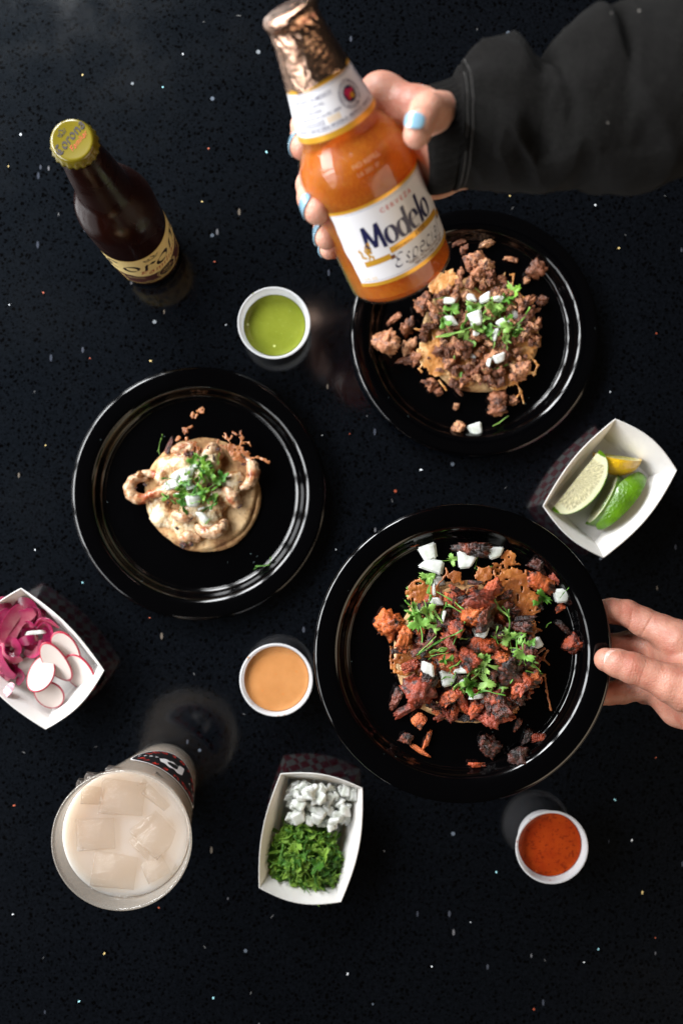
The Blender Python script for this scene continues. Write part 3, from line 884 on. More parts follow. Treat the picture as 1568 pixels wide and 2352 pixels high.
gC = [('o', 655, 410, 13, .3, .8), ('o', 640, 515, 14, .2, .55), ('o', 630, 455, 10, 1.6, .45), ('o', 865, 672, 13, .4, .9), ('o', 1130, 728, 14, .5, .8), ('o', 1040, 778, 9, -.3, 1), ('o', 600, 848, 15, -.2, .7),
      ('o', 700, 900, 14, .2, 1), ('o', 772, 850, 12, .2, .8), ('o', 905, 792, 11, .1, .7), ('o', 780, 920, 10, .5, 1), ('o', 845, 988, 11, .1, .6), ('o', 930, 868, 9, .8, .4), ('o', 680, 585, 8, 1.4, .4),
      ('l', 605, 395, 13, .5, 1), ('l', 585, 430, 11, 2, 1), ('s', 610, 440, 12, 1.3, 1), ('l', 545, 590, 20, 2.4, .9), ('l', 560, 630, 15, 1.9, 1), ('l', 600, 560, 14, -1.2, .8), ('l', 630, 645, 13, .4, 1), ('s', 650, 590, 13, -1, 1),
      ('s', 510, 540, 12, 2.2, 1), ('s', 735, 520, 16, -.6, .7), ('s', 750, 555, 14, -.5, .7), ('s', 680, 560, 13, 1.3, 1), ('s', 690, 700, 25, .5, .5), ('s', 600, 730, 16, .8, .4), ('s', 690, 745, 14, .1, .5), ('s', 655, 755, 12, .3, 1),
      ('s', 765, 650, 14, 1, .9), ('s', 960, 550, 18, -.9, .9), ('s', 1005, 620, 19, -1.5, .8), ('l', 985, 700, 16, .3, 1), ('l', 1000, 690, 13, 2, 1), ('s', 940, 680, 12, 1.3, 1), ('s', 950, 730, 11, -1.3, 1), ('s', 1040, 705, 16, -1.4, .8),
      ('l', 1060, 690, 11, .6, 1), ('l', 1080, 775, 17, -.8, 1), ('l', 1105, 815, 14, 2.6, .8), ('s', 1050, 830, 12, .8, 1), ('l', 870, 810, 15, .3, 1), ('s', 900, 835, 16, -.3, 1), ('l', 850, 790, 11, 2, 1), ('L', 680, 810, 10, 1.4, .5),
      ('l', 820, 885, 15, 1.4, 1), ('l', 800, 935, 14, .4, 1), ('l', 760, 940, 11, 3, 1), ('l', 895, 915, 15, -.3, 1), ('s', 930, 970, 16, -.2, .7), ('l', 965, 938, 13, .1, 1), ('s', 1000, 940, 13, 1, .7), ('s', 1130, 868, 12, -.2, .8),
      ('s', 880, 965, 13, .2, 1), ('s', 740, 830, 10, .5, 1), ('l', 870, 850, 12, 1, 1), ('s', 660, 780, 12, .2, .6), ('l', 710, 800, 8, 1, 1), ('s', 780, 700, 7, 0, 1), ('s', 745, 860, 7, 1, 1), ('l', 1125, 720, 7, 1, 1), ('s', 690, 895, 6, .3, 1), ('s', 720, 910, 6, 1.3, 1),
      ('s', 640, 650, 15, 1.2, .6), ('l', 620, 600, 10, 1, 1), ('s', 600, 520, 11, 1.2, 1), ('l', 540, 560, 12, 2, 1)]
garnish(heapC, tacoC, gC, PZ + 10, zc, rr=random.Random(11))

# loose bits on the held plate: each a thing of its own
def loose_meat(x, y, L, k, rot, label, conv=zc, pxmm=px, z0=PZ, cat="meat piece", group=None, wide=1.0):
    u, v = conv(x, y); p = Pm(u, v, z0 + 3)
    me = r_.choice({'p': PASTOR, 'd': PASTOR_D, 'b': BEEF}[k])
    s = L * pxmm * 1.0
    zmin = min(w.co.z for w in me.vertices) * 1000 * s
    o = inst("meat_piece", me, None, TRS(Vector((p.x, p.y, z0 - zmin * .85)) * MM, (r_.uniform(-.15, .15), r_.uniform(-.15, .15), rot), (s, s * wide, s)))
    tag(o, label, cat, group or "loose meat on the held plate")
    return o
LC = [(530, 235, 80, 'p', .2, "small square red meat piece at the held plate's upper left, left of the onion"),
      (815, 255, 150, 'd', -.05, "long dark red meat strip at the top of the held plate between two onion pieces"),
      (1150, 325, 80, 'd', -.6, "upper blackened meat crumb near the top right rim of the held plate"),
      (1170, 365, 70, 'd', -1.2, "lower blackened meat crumb hooked below another near the held plate's top right rim"),
      (1155, 430, 140, 'p', -.4, "large red meat piece right of the crisp cheese on the held plate"),
      (1265, 405, 110, 'p', -.5, "orange meat wedge nearest the upper right rim of the held plate"),
      (1130, 520, 80, 'd', .3, "charcoal black meat lump under the bent green leaf on the held plate"),
      (1262, 545, 60, 'p', .5, "small smooth red meat bit below the onion at the right rim"),
      (1275, 640, 100, 'd', -.7, "thin dark meat sliver pointing down right beside the plate's right rim"),
      (1315, 735, 95, 'p', .7, "dark red meat piece by the right rim, closest to the thumb"),
      (405, 625, 135, 'p', 1.0, "largest loose meat slab, orange red with a burnt edge, left of the taco"),
      (495, 1195, 65, 'd', -.4, "small dark meat crumb at the lower left of the held plate"),
      (600, 1210, 95, 'p', 1.3, "upper of two joined red meat bits at the lower left of the held plate"),
      (565, 1265, 85, 'p', -.6, "lower of two joined red meat bits at the lower left of the held plate"),
      (900, 1235, 100, 'd', 1.0, "narrow meat stick standing diagonally near the bottom of the held plate"),
      (850, 1335, 105, 'p', 0, "orange meat bit lying lowest on the held plate"),
      (1050, 1280, 115, 'd', .1, "square dark purple meat piece next to the bright reflection at the bottom right"),
      (1095, 1200, 80, 'd', 1.2, "knobbly black meat crumb above the square dark piece"),
      (1155, 1200, 75, 'p', .1, "orange meat crumb right of the black crumb at the bottom right"),
      (1050, 1135, 60, 'd', 1.2, "small blackened crumb just below the right lower edge of the red taco")]
for x, y, L, k, rot, lab in LC: loose_meat(x, y, L, k, rot, lab)
def loose_onion(x, y, s, rot, asp, label, conv=zc, z0=PZ, group="loose onion on the held plate"):
    u, v = conv(x, y); p = Pm(u, v, z0 + 3)
    o = inst("onion_piece", r_.choice(ONION[:4]), None, TRS(Vector((p.x, p.y, z0 + s * .26)) * MM, (r_.uniform(-.15, .15), r_.uniform(-.15, .15), rot), (s * .9, s * asp * .9, s * .8)))
    tag(o, label, "onion piece", group)
def loose_leaf(x, y, s, rot, asp, kind, label, conv=zc, z0=PZ, group="loose cilantro on the held plate"):
    u, v = conv(x, y); p = Pm(u, v, z0 + 3)
    me = r_.choice({'l': LEAF, 's': STRIP}[kind])
    o = inst("cilantro_leaf", me, None, TRS(Vector((p.x, p.y, z0 + s * .12)) * MM, (r_.uniform(-.2, .2), r_.uniform(-.2, .2), rot), (s, s * asp, s)))
    tag(o, label, "cilantro", group)
loose_onion(605, 270, 14, .5, 1, "uppermost large curved white onion piece at the top left of the held plate")
loose_onion(625, 335, 17, -.2, .8, "wide white onion piece flecked green, directly below the uppermost one")
loose_onion(790, 312, 14, .1, 1, "square translucent onion piece under the long dark meat strip")
loose_onion(935, 272, 13, .3, .8, "white onion piece right of the long dark meat strip at the top")
loose_onion(1268, 485, 14, .2, .85, "onion piece with green bits at the right edge below the orange meat wedge")
loose_leaf(722, 305, 11, .3, 1, 'l', "small round leaf left of the square translucent onion")
loose_leaf(845, 315, 11, 1.4, .5, 's', "thin green stem right of the square translucent onion")
loose_leaf(885, 350, 12, .2, .8, 's', "green frond above the taco's top edge, right of the thin stem")
loose_leaf(1025, 372, 12, .3, .8, 's', "pleated green leaf lying on the crisp cheese below the free cheese piece")
loose_leaf(1165, 490, 18, -.4, .9, 'l', "bent bright green leaf between the large red meat piece and black lump")
loose_leaf(1203, 632, 6, .8, 1, 's', "tiny green stem snippet alone right of the taco")
loose_leaf(1290, 465, 8, .8, 1, 's', "green shred lying on the onion at the plate's right edge", z0=PZ + 8)
loose_leaf(520, 470, 12, 2, 1, 'l', "dark leaf behind the crisp cheese at the taco's upper left corner")

# ------------------------------------------------------------------ chopped beef taco on the upper plate
PB = 2.9
def zb(x, y): return (784 + x * .4, 455 + y * .4)
pxb = .4 / 2000 * 790
cB = Pm(1102, 762, PB)
tacoB = empty("taco", Vector((cB.x, cB.y, PB)) * MM)
tag(tacoB, "taco heaped with chopped brown beef, onion and cilantro on the upper right plate", "taco")
tB = Pm(1102, 768, PB + 3)
tortilla(tB.x, tB.y, PB, 53.5, tacoB, 8)
tortilla(tB.x - .5, tB.y + 1.2, PB + 2.2, 52, tacoB, 12)
def pb(x, y, z=PB + 6):
    p = Pm(*zb(x, y), z); return (p.x, p.y)
blobs = [pb(x, y) + (r * pxb,) for x, y, r in [(790, 760, 280), (520, 900, 90), (560, 960, 70), (960, 950, 130), (1060, 820, 80), (560, 500, 70), (620, 460, 50), (1000, 640, 100), (700, 1000, 90), (900, 1030, 80)]]
arms = [[pb(*a) for a in arm] for arm in [[(1080, 780), (1140, 800), (1135, 850)], [(1080, 900), (1125, 960), (1100, 1020)], [(1070, 1000), (1110, 1010)], [(1000, 1060), (1030, 1110), (1045, 1180)], [(1000, 1150), (1030, 1110)],
        [(980, 500), (985, 440), (965, 440)], [(620, 460), (605, 425)], [(930, 480), (935, 430)], [(450, 600), (415, 590)], [(480, 760), (420, 750)], [(500, 900), (445, 980), (460, 1000)], [(1120, 960), (1110, 930)], [(560, 1050), (600, 1100)]]]
lace("crisp_cheese", tacoB, blobs, arms, PB + 6.2, m_lace2, 14, hole=.03, edge=1.7)
heapB = Heap(cB.x, cB.y, 100, PB)
d2 = (heapB.X - tB.x) ** 2 + (heapB.Y - tB.y) ** 2
heapB.g[d2 < 52 ** 2] = PB + 8.2
r_ = random.Random(21)
cnt = 0
for k in range(520):
    a = r_.uniform(0, 6.283); rr = 53 * math.sqrt(r_.random())
    x, y = tB.x + rr * math.cos(a), tB.y + rr * math.sin(a) + 1
    X, Y = (x - tB.x), (y - tB.y)
    if Y < -22 and abs(X) > 18 and r_.random() < .9: continue     # bare cheese lower left and right
    if X < -40 and Y < 0 and r_.random() < .8: continue
    if Y < -46: continue
    if X > 28 and Y < -10 and r_.random() < .6: continue
    if X > 30 and Y > 25: continue
    cnt += 1
    if cnt > 290: break
    lay(heapB, tacoB, "beef_crumb", r_.choice(BEEF), x, y, r_.uniform(5.0, 11.0), .55, None, .3, r_)
for (x, y, L) in [(810, 340, 120), (820, 400, 110), (780, 350, 80), (840, 370, 80), (720, 350, 70), (790, 430, 90), (690, 420, 80), (850, 430, 60), (470, 610, 110), (520, 680, 120), (450, 640, 90), (1060, 600, 110), (1010, 590, 90), (1130, 720, 80),
                  (1100, 730, 70), (520, 1070, 90), (490, 1060, 70), (550, 1110, 60), (740, 380, 70), (990, 1020, 110), (1020, 990, 100), (670, 1110, 70), (970, 1040, 60), (600, 950, 80), (640, 990, 80), (700, 1060, 80), (770, 1050, 70), (840, 1060, 60)]:
    meat_piece(x, y, L, 'b', r_.uniform(0, 6), heapB, tacoB, "beef_crumb", zb, pxb)
gB = [('o', 740, 572, 12, .1, .7), ('o', 820, 578, 13, .2, .9), ('o', 895, 580, 12, -.3, .7), ('o', 625, 705, 13, .4, .9), ('o', 765, 695, 15, .5, 1), ('o', 920, 715, 13, .8, .7), ('o', 880, 780, 13, 1.2, .6), ('o', 990, 665, 12, -.6, .8), ('o', 620, 590, 12, 0, .6),
      ('o', 905, 920, 13, .5, .7), ('o', 845, 940, 9, 1.2, .7), ('o', 750, 905, 8, 0, .6), ('o', 770, 780, 7, 0, .7),
      ('s', 600, 570, 13, .2, .8), ('l', 640, 640, 16, 1, 1), ('s', 620, 680, 13, -.7, 1), ('l', 590, 720, 11, 2, 1), ('s', 630, 780, 23, .15, .8), ('l', 700, 780, 14, 1, 1), ('s', 700, 715, 15, 1.2, 1), ('l', 760, 630, 14, .3, 1), ('l', 740, 650, 12, 2, 1),
      ('l', 870, 640, 17, .4, 1), ('s', 830, 640, 13, 1, 1), ('l', 900, 650, 13, 2, 1), ('L', 990, 545, 14, .6, 1), ('L', 950, 575, 12, 2.4, 1), ('s', 1060, 670, 14, 1.4, .5), ('l', 950, 740, 15, .2, 1), ('l', 1000, 740, 14, -.6, 1), ('s', 980, 790, 14, .8, 1), ('l', 940, 810, 12, 1.9, 1),
      ('s', 870, 870, 13, 1.4, 1), ('l', 750, 830, 10, 1, 1), ('l', 840, 760, 13, 1, 1), ('s', 810, 720, 12, 2, 1), ('l', 780, 740, 13, -1, 1), ('s', 830, 610, 9, .3, 1), ('s', 860, 790, 10, 1.4, 1), ('s', 640, 940, 10, 1.4, .5), ('s', 770, 520, 11, -.7, .4), ('l', 910, 580, 7, .4, 1),
      ('s', 880, 980, 12, .1, .5), ('s', 920, 970, 10, .4, .6), ('s', 1020, 710, 12, .7, 1), ('l', 680, 1015, 6, 1, 1), ('s', 880, 610, 14, 2.4, 1), ('l', 820, 690, 10, 0, 1), ('s', 720, 750, 12, .3, 1), ('l', 960, 700, 11, 1, 1), ('s', 910, 760, 9, 1.2, 1), ('l', 1000, 770, 12, .3, 1)]
garnish(heapB, tacoB, gB, PB + 12, zb, rr=random.Random(12))
LB = [(675, 250, 80, .3, "brown beef crumb lying just right of the held bottle's base"), (700, 290, 60, 1.2, "small beef crumb under another one just right of the held bottle's base"),
      (832, 262, 80, .4, "pinkish beef lump alone at the top of the upper right plate"), (975, 347, 78, -.3, "pale beef crumb upper right of the beef heap"),
      (1105, 405, 110, -.7, "elongated beef crumb farthest to the upper right on that plate"), (1058, 470, 44, 0, "tiny reddish crumb below the elongated beef crumb"),
      (1155, 590, 60, .9, "beef crumb just outside the right edge of the beef taco, below the tiny red one"),
      (300, 690, 95, .6, "uppermost beef crumb of the cluster left of the beef taco"), (370, 740, 110, 1.5, "upright beef crumb in the middle of the left cluster"),
      (245, 840, 165, -.3, "largest beef lump, leftmost on the upper right plate"), (380, 850, 110, 1.2, "beef lump right of the largest one in the left cluster"),
      (365, 935, 90, .1, "lowest beef crumb of the left cluster"), (430, 925, 80, 1, "beef crumb joining the left cluster to the taco"),
      (895, 1160, 125, 1.1, "big beef lump just below the beef taco"), (895, 1215, 95, .2, "lower half of the beef lump stack below the beef taco"), (985, 1165, 60, .4, "small beef crumb right of the big lump below the taco"),
      (660, 1195, 40, 1.2, "tiny crumb between the beef taco and the lone round lump"), (667, 1320, 78, .3, "lone round beef lump at the bottom of the upper right plate")]
for x, y, L, rot, lab in LB: loose_meat(x, y, L, 'b', rot, lab, zb, pxb, PB, group="loose beef crumbs on the upper right plate")
loose_onion(770, 1330, 13, .5, 1, "lone onion cube at the bottom of the upper right plate beside the round beef lump", zb, PB, "onion fallen from the beef taco")
loose_leaf(910, 1285, 17, .6, .6, 's', "pale green leaf shred at the bottom of the upper right plate", zb, PB, "cilantro fallen from the tacos")

# ------------------------------------------------------------------ shrimp taco on the left plate
PA = 2.9
def za(x, y): return (251 + x * .24, 972 + y * .24)
pxa = .24 / 2000 * 788
tA = Pm(466, 1137, PA + 2)
tacoA = empty("taco", Vector((tA.x, tA.y, PA)) * MM)
tag(tacoA, "taco of griddled shrimp under melted white cheese on the left plate", "taco")
tortilla(tA.x + 1.2, tA.y - .3, PA, 52, tacoA, 17)
tortilla(tA.x - 1.6, tA.y + .8, PA + 2.2, 50.5, tacoA, 19)
def pa(x, y, z=PA + 8):
    p = Pm(*za(x, y), z); return p
def shrimp(pts, radii, name="shrimp"):
    """pts in the enlarged view with height above the tortilla"""
    lo = np.array([1e9] * 3); hi = -lo
    Q = []
    for (x, y, z), r in zip(pts, radii):
        z = z - 1.0 if x > 420 else z; p = np.array(pa(x, y, PA + z)[:]); p[2] = PA + z
        Q.append(p); lo = np.minimum(lo, p - r - 2.5); hi = np.maximum(hi, p + r + 2.5)
    g = Grid(lo, hi, 0.55)
    F = None
    for i in range(len(Q) - 1):
        c = g.cone(Q[i], Q[i + 1], radii[i], radii[i + 1])
        F = c if F is None else smin(F, c, 1.2)
    F = F + 1.0 * fbm(g.X / 4, g.Y / 4, g.Z / 4, int(pts[0][0]), 3)
    me = g.mesh(name, F)
    o = link(name, me, m_shrimp, tacoA); o.location = -tacoA.location
    return o
def arc_pts(cx, cy, R, a0, a1, z, n=8, zz=2):
    return [(cx + R * math.cos(math.radians(a0 + (a1 - a0) * i / (n - 1))), cy - R * math.sin(math.radians(a0 + (a1 - a0) * i / (n - 1))), z + zz * math.sin(i / (n - 1) * 3.14)) for i in range(n)]
shrimp(arc_pts(300, 625, 105, 60, 330, 7), [2.6, 4.0, 4.9, 5.2, 5.2, 5.0, 4.4, 3.8])
shrimp([(330, 480, 8), (400, 480, 8), (460, 500, 9), (520, 560, 10)], [3.2, 3.4, 4, 4.6])
shrimp([(340, 720, 7), (400, 680, 9), (480, 660, 10), (560, 640, 11)], [2.6, 3.6, 4.6, 5])
shrimp(arc_pts(1230, 470, 150, 60, -70, 9), [3.2, 4.6, 5.6, 5.8, 5.6, 5.2, 4.4, 3.6])
shrimp([(1130, 640, 11), (1180, 700, 12), (1220, 770, 10)], [5.0, 6.0, 4.8])
shrimp(arc_pts(960, 900, 150, -20, -140, 9), [4.0, 5.2, 5.8, 5.8, 5.2, 4.8, 4.2, 3])
shrimp([(640, 880, 9), (720, 900, 10), (790, 880, 9), (840, 850, 8)], [4.4, 5.4, 5, 4])
shrimp([(630, 260, 8), (690, 240, 10), (780, 230, 11), (850, 270, 9)], [4.2, 5.2, 5.2, 4.2])
shrimp([(930, 290, 10), (990, 250, 11), (1050, 300, 9)], [5, 6, 4.6])
shrimp([(700, 1090, 7), (760, 1080, 9), (840, 1100, 7)], [4, 5, 4])
dk = inst("meat_chunk", PASTOR_D[2], tacoA, TRS(Vector((*pa(565, 230).xy, PA + 6)) * MM - tacoA.location, (0, 0, 1.2), 15))
# melted cheese
g = Grid((tA.x - 58, tA.y - 52, PA + 3.5), (tA.x + 58, tA.y + 50, PA + 26), 0.6)
F = None
for (x, y, r, hgt) in [(700, 400, 150, 13), (560, 420, 100, 12), (850, 560, 170, 15), (950, 380, 120, 13), (620, 640, 130, 12), (500, 880, 110, 6.5), (640, 930, 120, 6.5), (750, 1040, 110, 7), (980, 920, 110, 10.5), (1010, 740, 130, 12), (1180, 560, 110, 11), (1170, 700, 90, 12.5),
                       (980, 270, 80, 12), (500, 520, 70, 12), (820, 800, 130, 11), (1060, 1000, 60, 7), (480, 780, 90, 6), (820, 720, 150, 13), (400, 700, 40, 9), (300, 500, 45, 12), (210, 650, 40, 11), (260, 740, 40, 11)]:
    p = pa(x, y, PA + hgt * .6)
    e = g.ell((p.x, p.y, PA + hgt * .50), (r * pxa * 1.05, r * pxa * .98, hgt * .75), x * .01)
    F = e if F is None else smin(F, e, 3.2)
F = F + 1.5 * fbm(g.X / 7, g.Y / 9, g.Z / 9, 5, 3) + .35 * fbm(g.X / 2.6, g.Y / 2.6, g.Z / 2.6, 6, 2)
o = link("melted_cheese", g.mesh("melted_cheese", F), m_melt, tacoA); o.location = -tacoA.location
rc = random.Random(8)
for (x, y, L) in [(700, 890, 60), (760, 905, 50), (840, 865, 36), (1000, 330, 40), (800, 290, 46), (740, 300, 40), (960, 240, 34), (1210, 730, 44), (1240, 790, 36), (1170, 560, 50), (1250, 560, 44), (700, 1165, 50), (780, 1160, 36), (250, 620, 26), (340, 590, 30), (960, 600, 44), (1330, 470, 50), (1290, 390, 44), (640, 1010, 30), (1090, 960, 34), (560, 760, 24), (1040, 250, 36)]:
    p = pa(x, y, PA + 14); hh_ = PA + (15.5 if 600 < x < 1150 and y > 200 and y < 850 else 12 if y < 1000 else 8)
    inst("charred_bit", rc.choice(PASTOR_D), tacoA, TRS(Vector((p.x, p.y, hh_)) * MM - tacoA.location, (0, 0, rc.uniform(0, 6)), (L * pxa * 1.3, L * pxa, L * pxa * .7)))
m_crust = lace_mat("brown_crisp_cheese", [(0.17, 0.04, 0.012), (0.34, 0.115, 0.035), (0.52, 0.22, 0.085)])
def la(bl, ar, z, seed, par=tacoA, name="crisp_cheese", hole=.2, **k):
    b = [tuple(pa(x, y).xy) + (r * pxa,) for x, y, r in bl]
    a = [[tuple(pa(*q).xy) for q in arm] for arm in ar]
    return lace(name, par, b, a, z, m_crust, seed, hole=hole, res=.35, edge=1.4, **k)
la([(1250, 300, 75), (1190, 260, 50), (1320, 300, 40), (1290, 350, 45)], [[(1250, 250), (1280, 150), (1260, 80)], [(1280, 150), (1190, 90)], [(1270, 200), (1340, 190), (1365, 235)], [(1150, 240), (1160, 170), (1110, 100)], [(1160, 170), (1180, 130)], [(1130, 150), (1095, 130)],
    [(1330, 350), (1420, 330), (1530, 380), (1545, 355)], [(1430, 335), (1500, 350)]], PA + 14, 31, hole=.3)
la([(740, 90, 22), (670, 140, 28), (720, 60, 18), (740, 140, 16)], [[(740, 60), (800, 30)], [(720, 80), (745, 150), (750, 190)], [(660, 140), (645, 165)]], PA + 10, 33, hole=.2)
la([(740, 230, 70), (820, 250, 60), (1080, 250, 45)], [[(1050, 200), (1050, 160)], [(860, 290), (880, 290)]], PA + 14.5, 35, hole=.5)
lc = la([(820, -90, 16), (790, -110, 14), (850, -125, 12)], [[(850, -125), (890, -140), (880, -160)], [(800, -100), (770, -80)], [(830, -90), (815, -60)], [(860, -110), (890, -110)], [(790, -110), (785, -60)], [(850, -140), (830, -125)]], PA + .8, 37, None, "cheese_crisp", .15, wav=.3)
tag(lc, "small branching orange brown cheese crisp alone on the left plate above the shrimp taco", "cheese crisp")
heapA = Heap(tA.x, tA.y, 70, PA + 13)
heapA.g += np.clip(5 - np.hypot(heapA.X - tA.x, heapA.Y - tA.y - 3) * .22, -10, 5)
gA = [('o', 650, 490, 12, 1.2, .7), ('o', 740, 500, 13, .3, 1), ('o', 595, 590, 14, .25, .9), ('o', 800, 420, 10, .2, .6), ('o', 760, 600, 12, .4, .9), ('o', 810, 745, 15, .2, .8), ('o', 900, 900, 13, -.8, .7), ('o', 680, 690, 9, .3, .7), ('o', 740, 560, 12, 1, 1), ('o', 880, 815, 6, .3, .6), ('o', 760, 470, 10, .2, 1),
      ('L', 850, 350, 15, .3, 1), ('L', 800, 370, 14, 1.2, 1), ('L', 890, 420, 16, .2, 1), ('L', 930, 470, 15, 2, 1), ('L', 860, 490, 13, 1, 1), ('l', 940, 350, 13, -.2, .6), ('L', 970, 490, 10, 1, 1), ('L', 870, 540, 14, 1.5, .8), ('S', 840, 600, 16, 1.2, 1), ('S', 820, 640, 13, 1, .8), ('S', 770, 690, 24, .1, .9),
      ('L', 900, 650, 14, .3, 1), ('S', 960, 640, 16, .4, 1), ('L', 880, 680, 12, 2, 1), ('L', 990, 710, 13, -1, 1), ('S', 1000, 750, 14, 1.2, .8), ('S', 960, 800, 16, .5, .7), ('L', 710, 640, 14, -1, 1), ('L', 700, 760, 13, 1.3, 1), ('S', 710, 800, 13, -1.2, 1), ('l', 700, 560, 8, 0, 1), ('l', 750, 490, 7, 1, 1),
      ('S', 555, 525, 9, 0, 1), ('S', 545, 600, 7, 1.5, .8), ('s', 570, 720, 13, -.7, .9), ('l', 540, 705, 8, 0, 1), ('S', 1050, 340, 12, 1.5, .4), ('S', 510, 580, 5, 0, 1), ('L', 920, 400, 11, .6, 1), ('S', 830, 760, 9, .2, .6), ('s', 935, 950, 7, .8, .7), ('L', 700, 600, 10, 2, 1), ('L', 1080, 520, 13, .5, 1), ('L', 1030, 560, 12, .8, 1), ('S', 900, 710, 14, 2.4, 1), ('L', 740, 580, 7, 2, 1), ('s', 760, 540, 6, .5, 1)]
garnish(heapA, tacoA, gA, PA + 15, za, rr=random.Random(13))
loose_leaf(487, 190, 17, 1.35, .5, 's', "thin green shred standing out of the upper left of the shrimp taco", za, PA + 1, "cilantro fallen from the tacos")
def zaa(x, y): return (x, y)
loose_leaf(603, 1299, 13, .1, .8, 's', "curved green leaf shred at the lower right inside the left plate", zaa, PA, "cilantro fallen from the tacos")
loose_leaf(620, 1290, 8, 1.3, .7, 's', "short upright green shred touching the curved one at the lower right of the left plate", zaa, PA, "cilantro fallen from the tacos")

# ------------------------------------------------------------------ sauce cups
def sauce_mat(name, a, b, c, thr, spot, rough=0.18):
    m = M(name, a, rough, coat=0.2); q = N(m); co = q.coord("Object", 1.0)
    n = q.noise(co, 45, 4, 0.6); col = q.ramp(n, [(0.3, a), (0.7, b)])
    v = q.noise(co, 330, 4, .7); col = q.mix(q.ramp(v, [(thr - .08, 0), (thr, 1)]), col, c)
    v = q.n("ShaderNodeTexVoronoi"); v.inputs["Scale"].default_value = 170; q.l(co, v.inputs["Vector"])
    se = q.n("ShaderNodeSeparateColor"); q.l(v.outputs["Color"], se.inputs[0])
    f = q.math('MULTIPLY', q.math('GREATER_THAN', se.outputs[0], 0.90), q.math('LESS_THAN', v.outputs["Distance"], 0.20))
    q.color(q.mix(f, col, spot)); q.bump(q.noise(co, 90, 3), 0.25, 0.001)
    return sss(m, .25, (1, .6, .3), .004)
m_green = sauce_mat("green_salsa", (0.17, 0.205, 0.018), (0.225, 0.26, 0.03), (0.26, 0.32, 0.06), .70, (0.55, 0.62, 0.22))
m_orange = sauce_mat("orange_salsa", (0.44, 0.185, 0.055), (0.53, 0.24, 0.08), (0.55, 0.22, 0.06), .70, (0.50, 0.19, 0.05), .4)
m_red = sauce_mat("red_salsa", (0.30, 0.028, 0.004), (0.40, 0.055, 0.006), (0.20, 0.02, 0.004), .62, (0.60, 0.13, 0.02), .25)
def sauce_cup(u, v, fill, mat, label, sauce, smears=0):
    t = empty("sauce_cup", (P(u, v, 31).xy[0], P(u, v, 31).xy[1], 0.0001)); tag(t, label, "sauce cup", "round plastic sauce cups")
    prof = [(0, .6), (21, .6), (22.5, 1.2), (23.5, 3), (29.3, 26), (29.6, 28.5), (30.2, 30.3), (31.3, 31.0), (32.0, 30.6), (32.2, 29.8), (31.9, 29.2), (31.2, 29.5), (30.6, 29.0), (30.1, 26), (24.2, 2.8), (23.3, .6), (22, 0), (0, 0)]
    vs, fs = lathe(prof, 96); mk("cup_wall", vs, fs, m_portion, t)
    rf = 23.4 + (29.3 - 23.5) * (fill - 3) / 23
    prof = [(0, 1), (22, 1), (23.2, 3), (rf - .1, fill - .5), (rf - .3, fill + .4), (rf - 1.2, fill), (rf - 6, fill - .25), (0, fill - .25)][::-1]
    prof = prof[::-1]
    vs, fs = lathe(prof, 96)
    mk("sauce", vs, fs, mat, t)
    r = random.Random(int(u))
    if smears:
        me = chunk_mesh("smear", int(u), (1, 1, .4), .4, .1, mat, False)
        for k in range(smears):
            a = r.uniform(2.0, 5.6); s = r.uniform(1.5, 3.2); rr = 31.4 if k % 3 == 0 else 30.0; zz = 30.8 if k % 3 == 0 else 28.6
            inst("smear", me, t, TRS((rr * math.cos(a) * MM, rr * math.sin(a) * MM, zz * MM), (0, 0, a + 1.57), (s, s * .45, s * .5)))
    return t
sauce_cup(629, 741, 20.5, m_green, "sauce cup of bright green salsa above the left plate", "green", 3)
sauce_cup(634, 1562, 25.0, m_orange, "sauce cup of smooth orange salsa between the left plate and the held plate", "orange", 9)
sauce_cup(1267, 1947, 23.0, m_red, "sauce cup of dark red salsa below the held plate", "red", 8)

# ------------------------------------------------------------------ paper food trays
def paper_mat():
    m = M("white_paperboard", (0.84, 0.82, 0.79), 0.55); q = N(m); co = q.coord("Object", 1.0)
    q.color(q.ramp(q.noise(co, 30, 4), [(0.3, (0.66, 0.63, 0.60)), (0.7, (0.73, 0.71, 0.69))])); q.bump(q.noise(co, 400, 3), .12, .0005)
    return sss(m, .15, (1, .8, .6), .003)
m_paper = paper_mat()
m_check = M("red_check_print", (0.8, 0.8, 0.78), 0.5)
q = N(m_check); co = q.coord("Object", 1.0); ck = q.n("ShaderNodeTexChecker"); ck.inputs["Scale"].default_value = 130
ck.inputs["Color1"].default_value = (0.6, 0.03, 0.06, 1); ck.inputs["Color2"].default_value = (0.84, 0.82, 0.79, 1)
mp = q.n("ShaderNodeMapping"); mp.inputs["Rotation"].default_value = (0.6, 0.5, 0.78); q.l(co, mp.inputs[0]); q.l(mp.outputs[0], ck.inputs["Vector"]); q.color(ck.outputs[0])
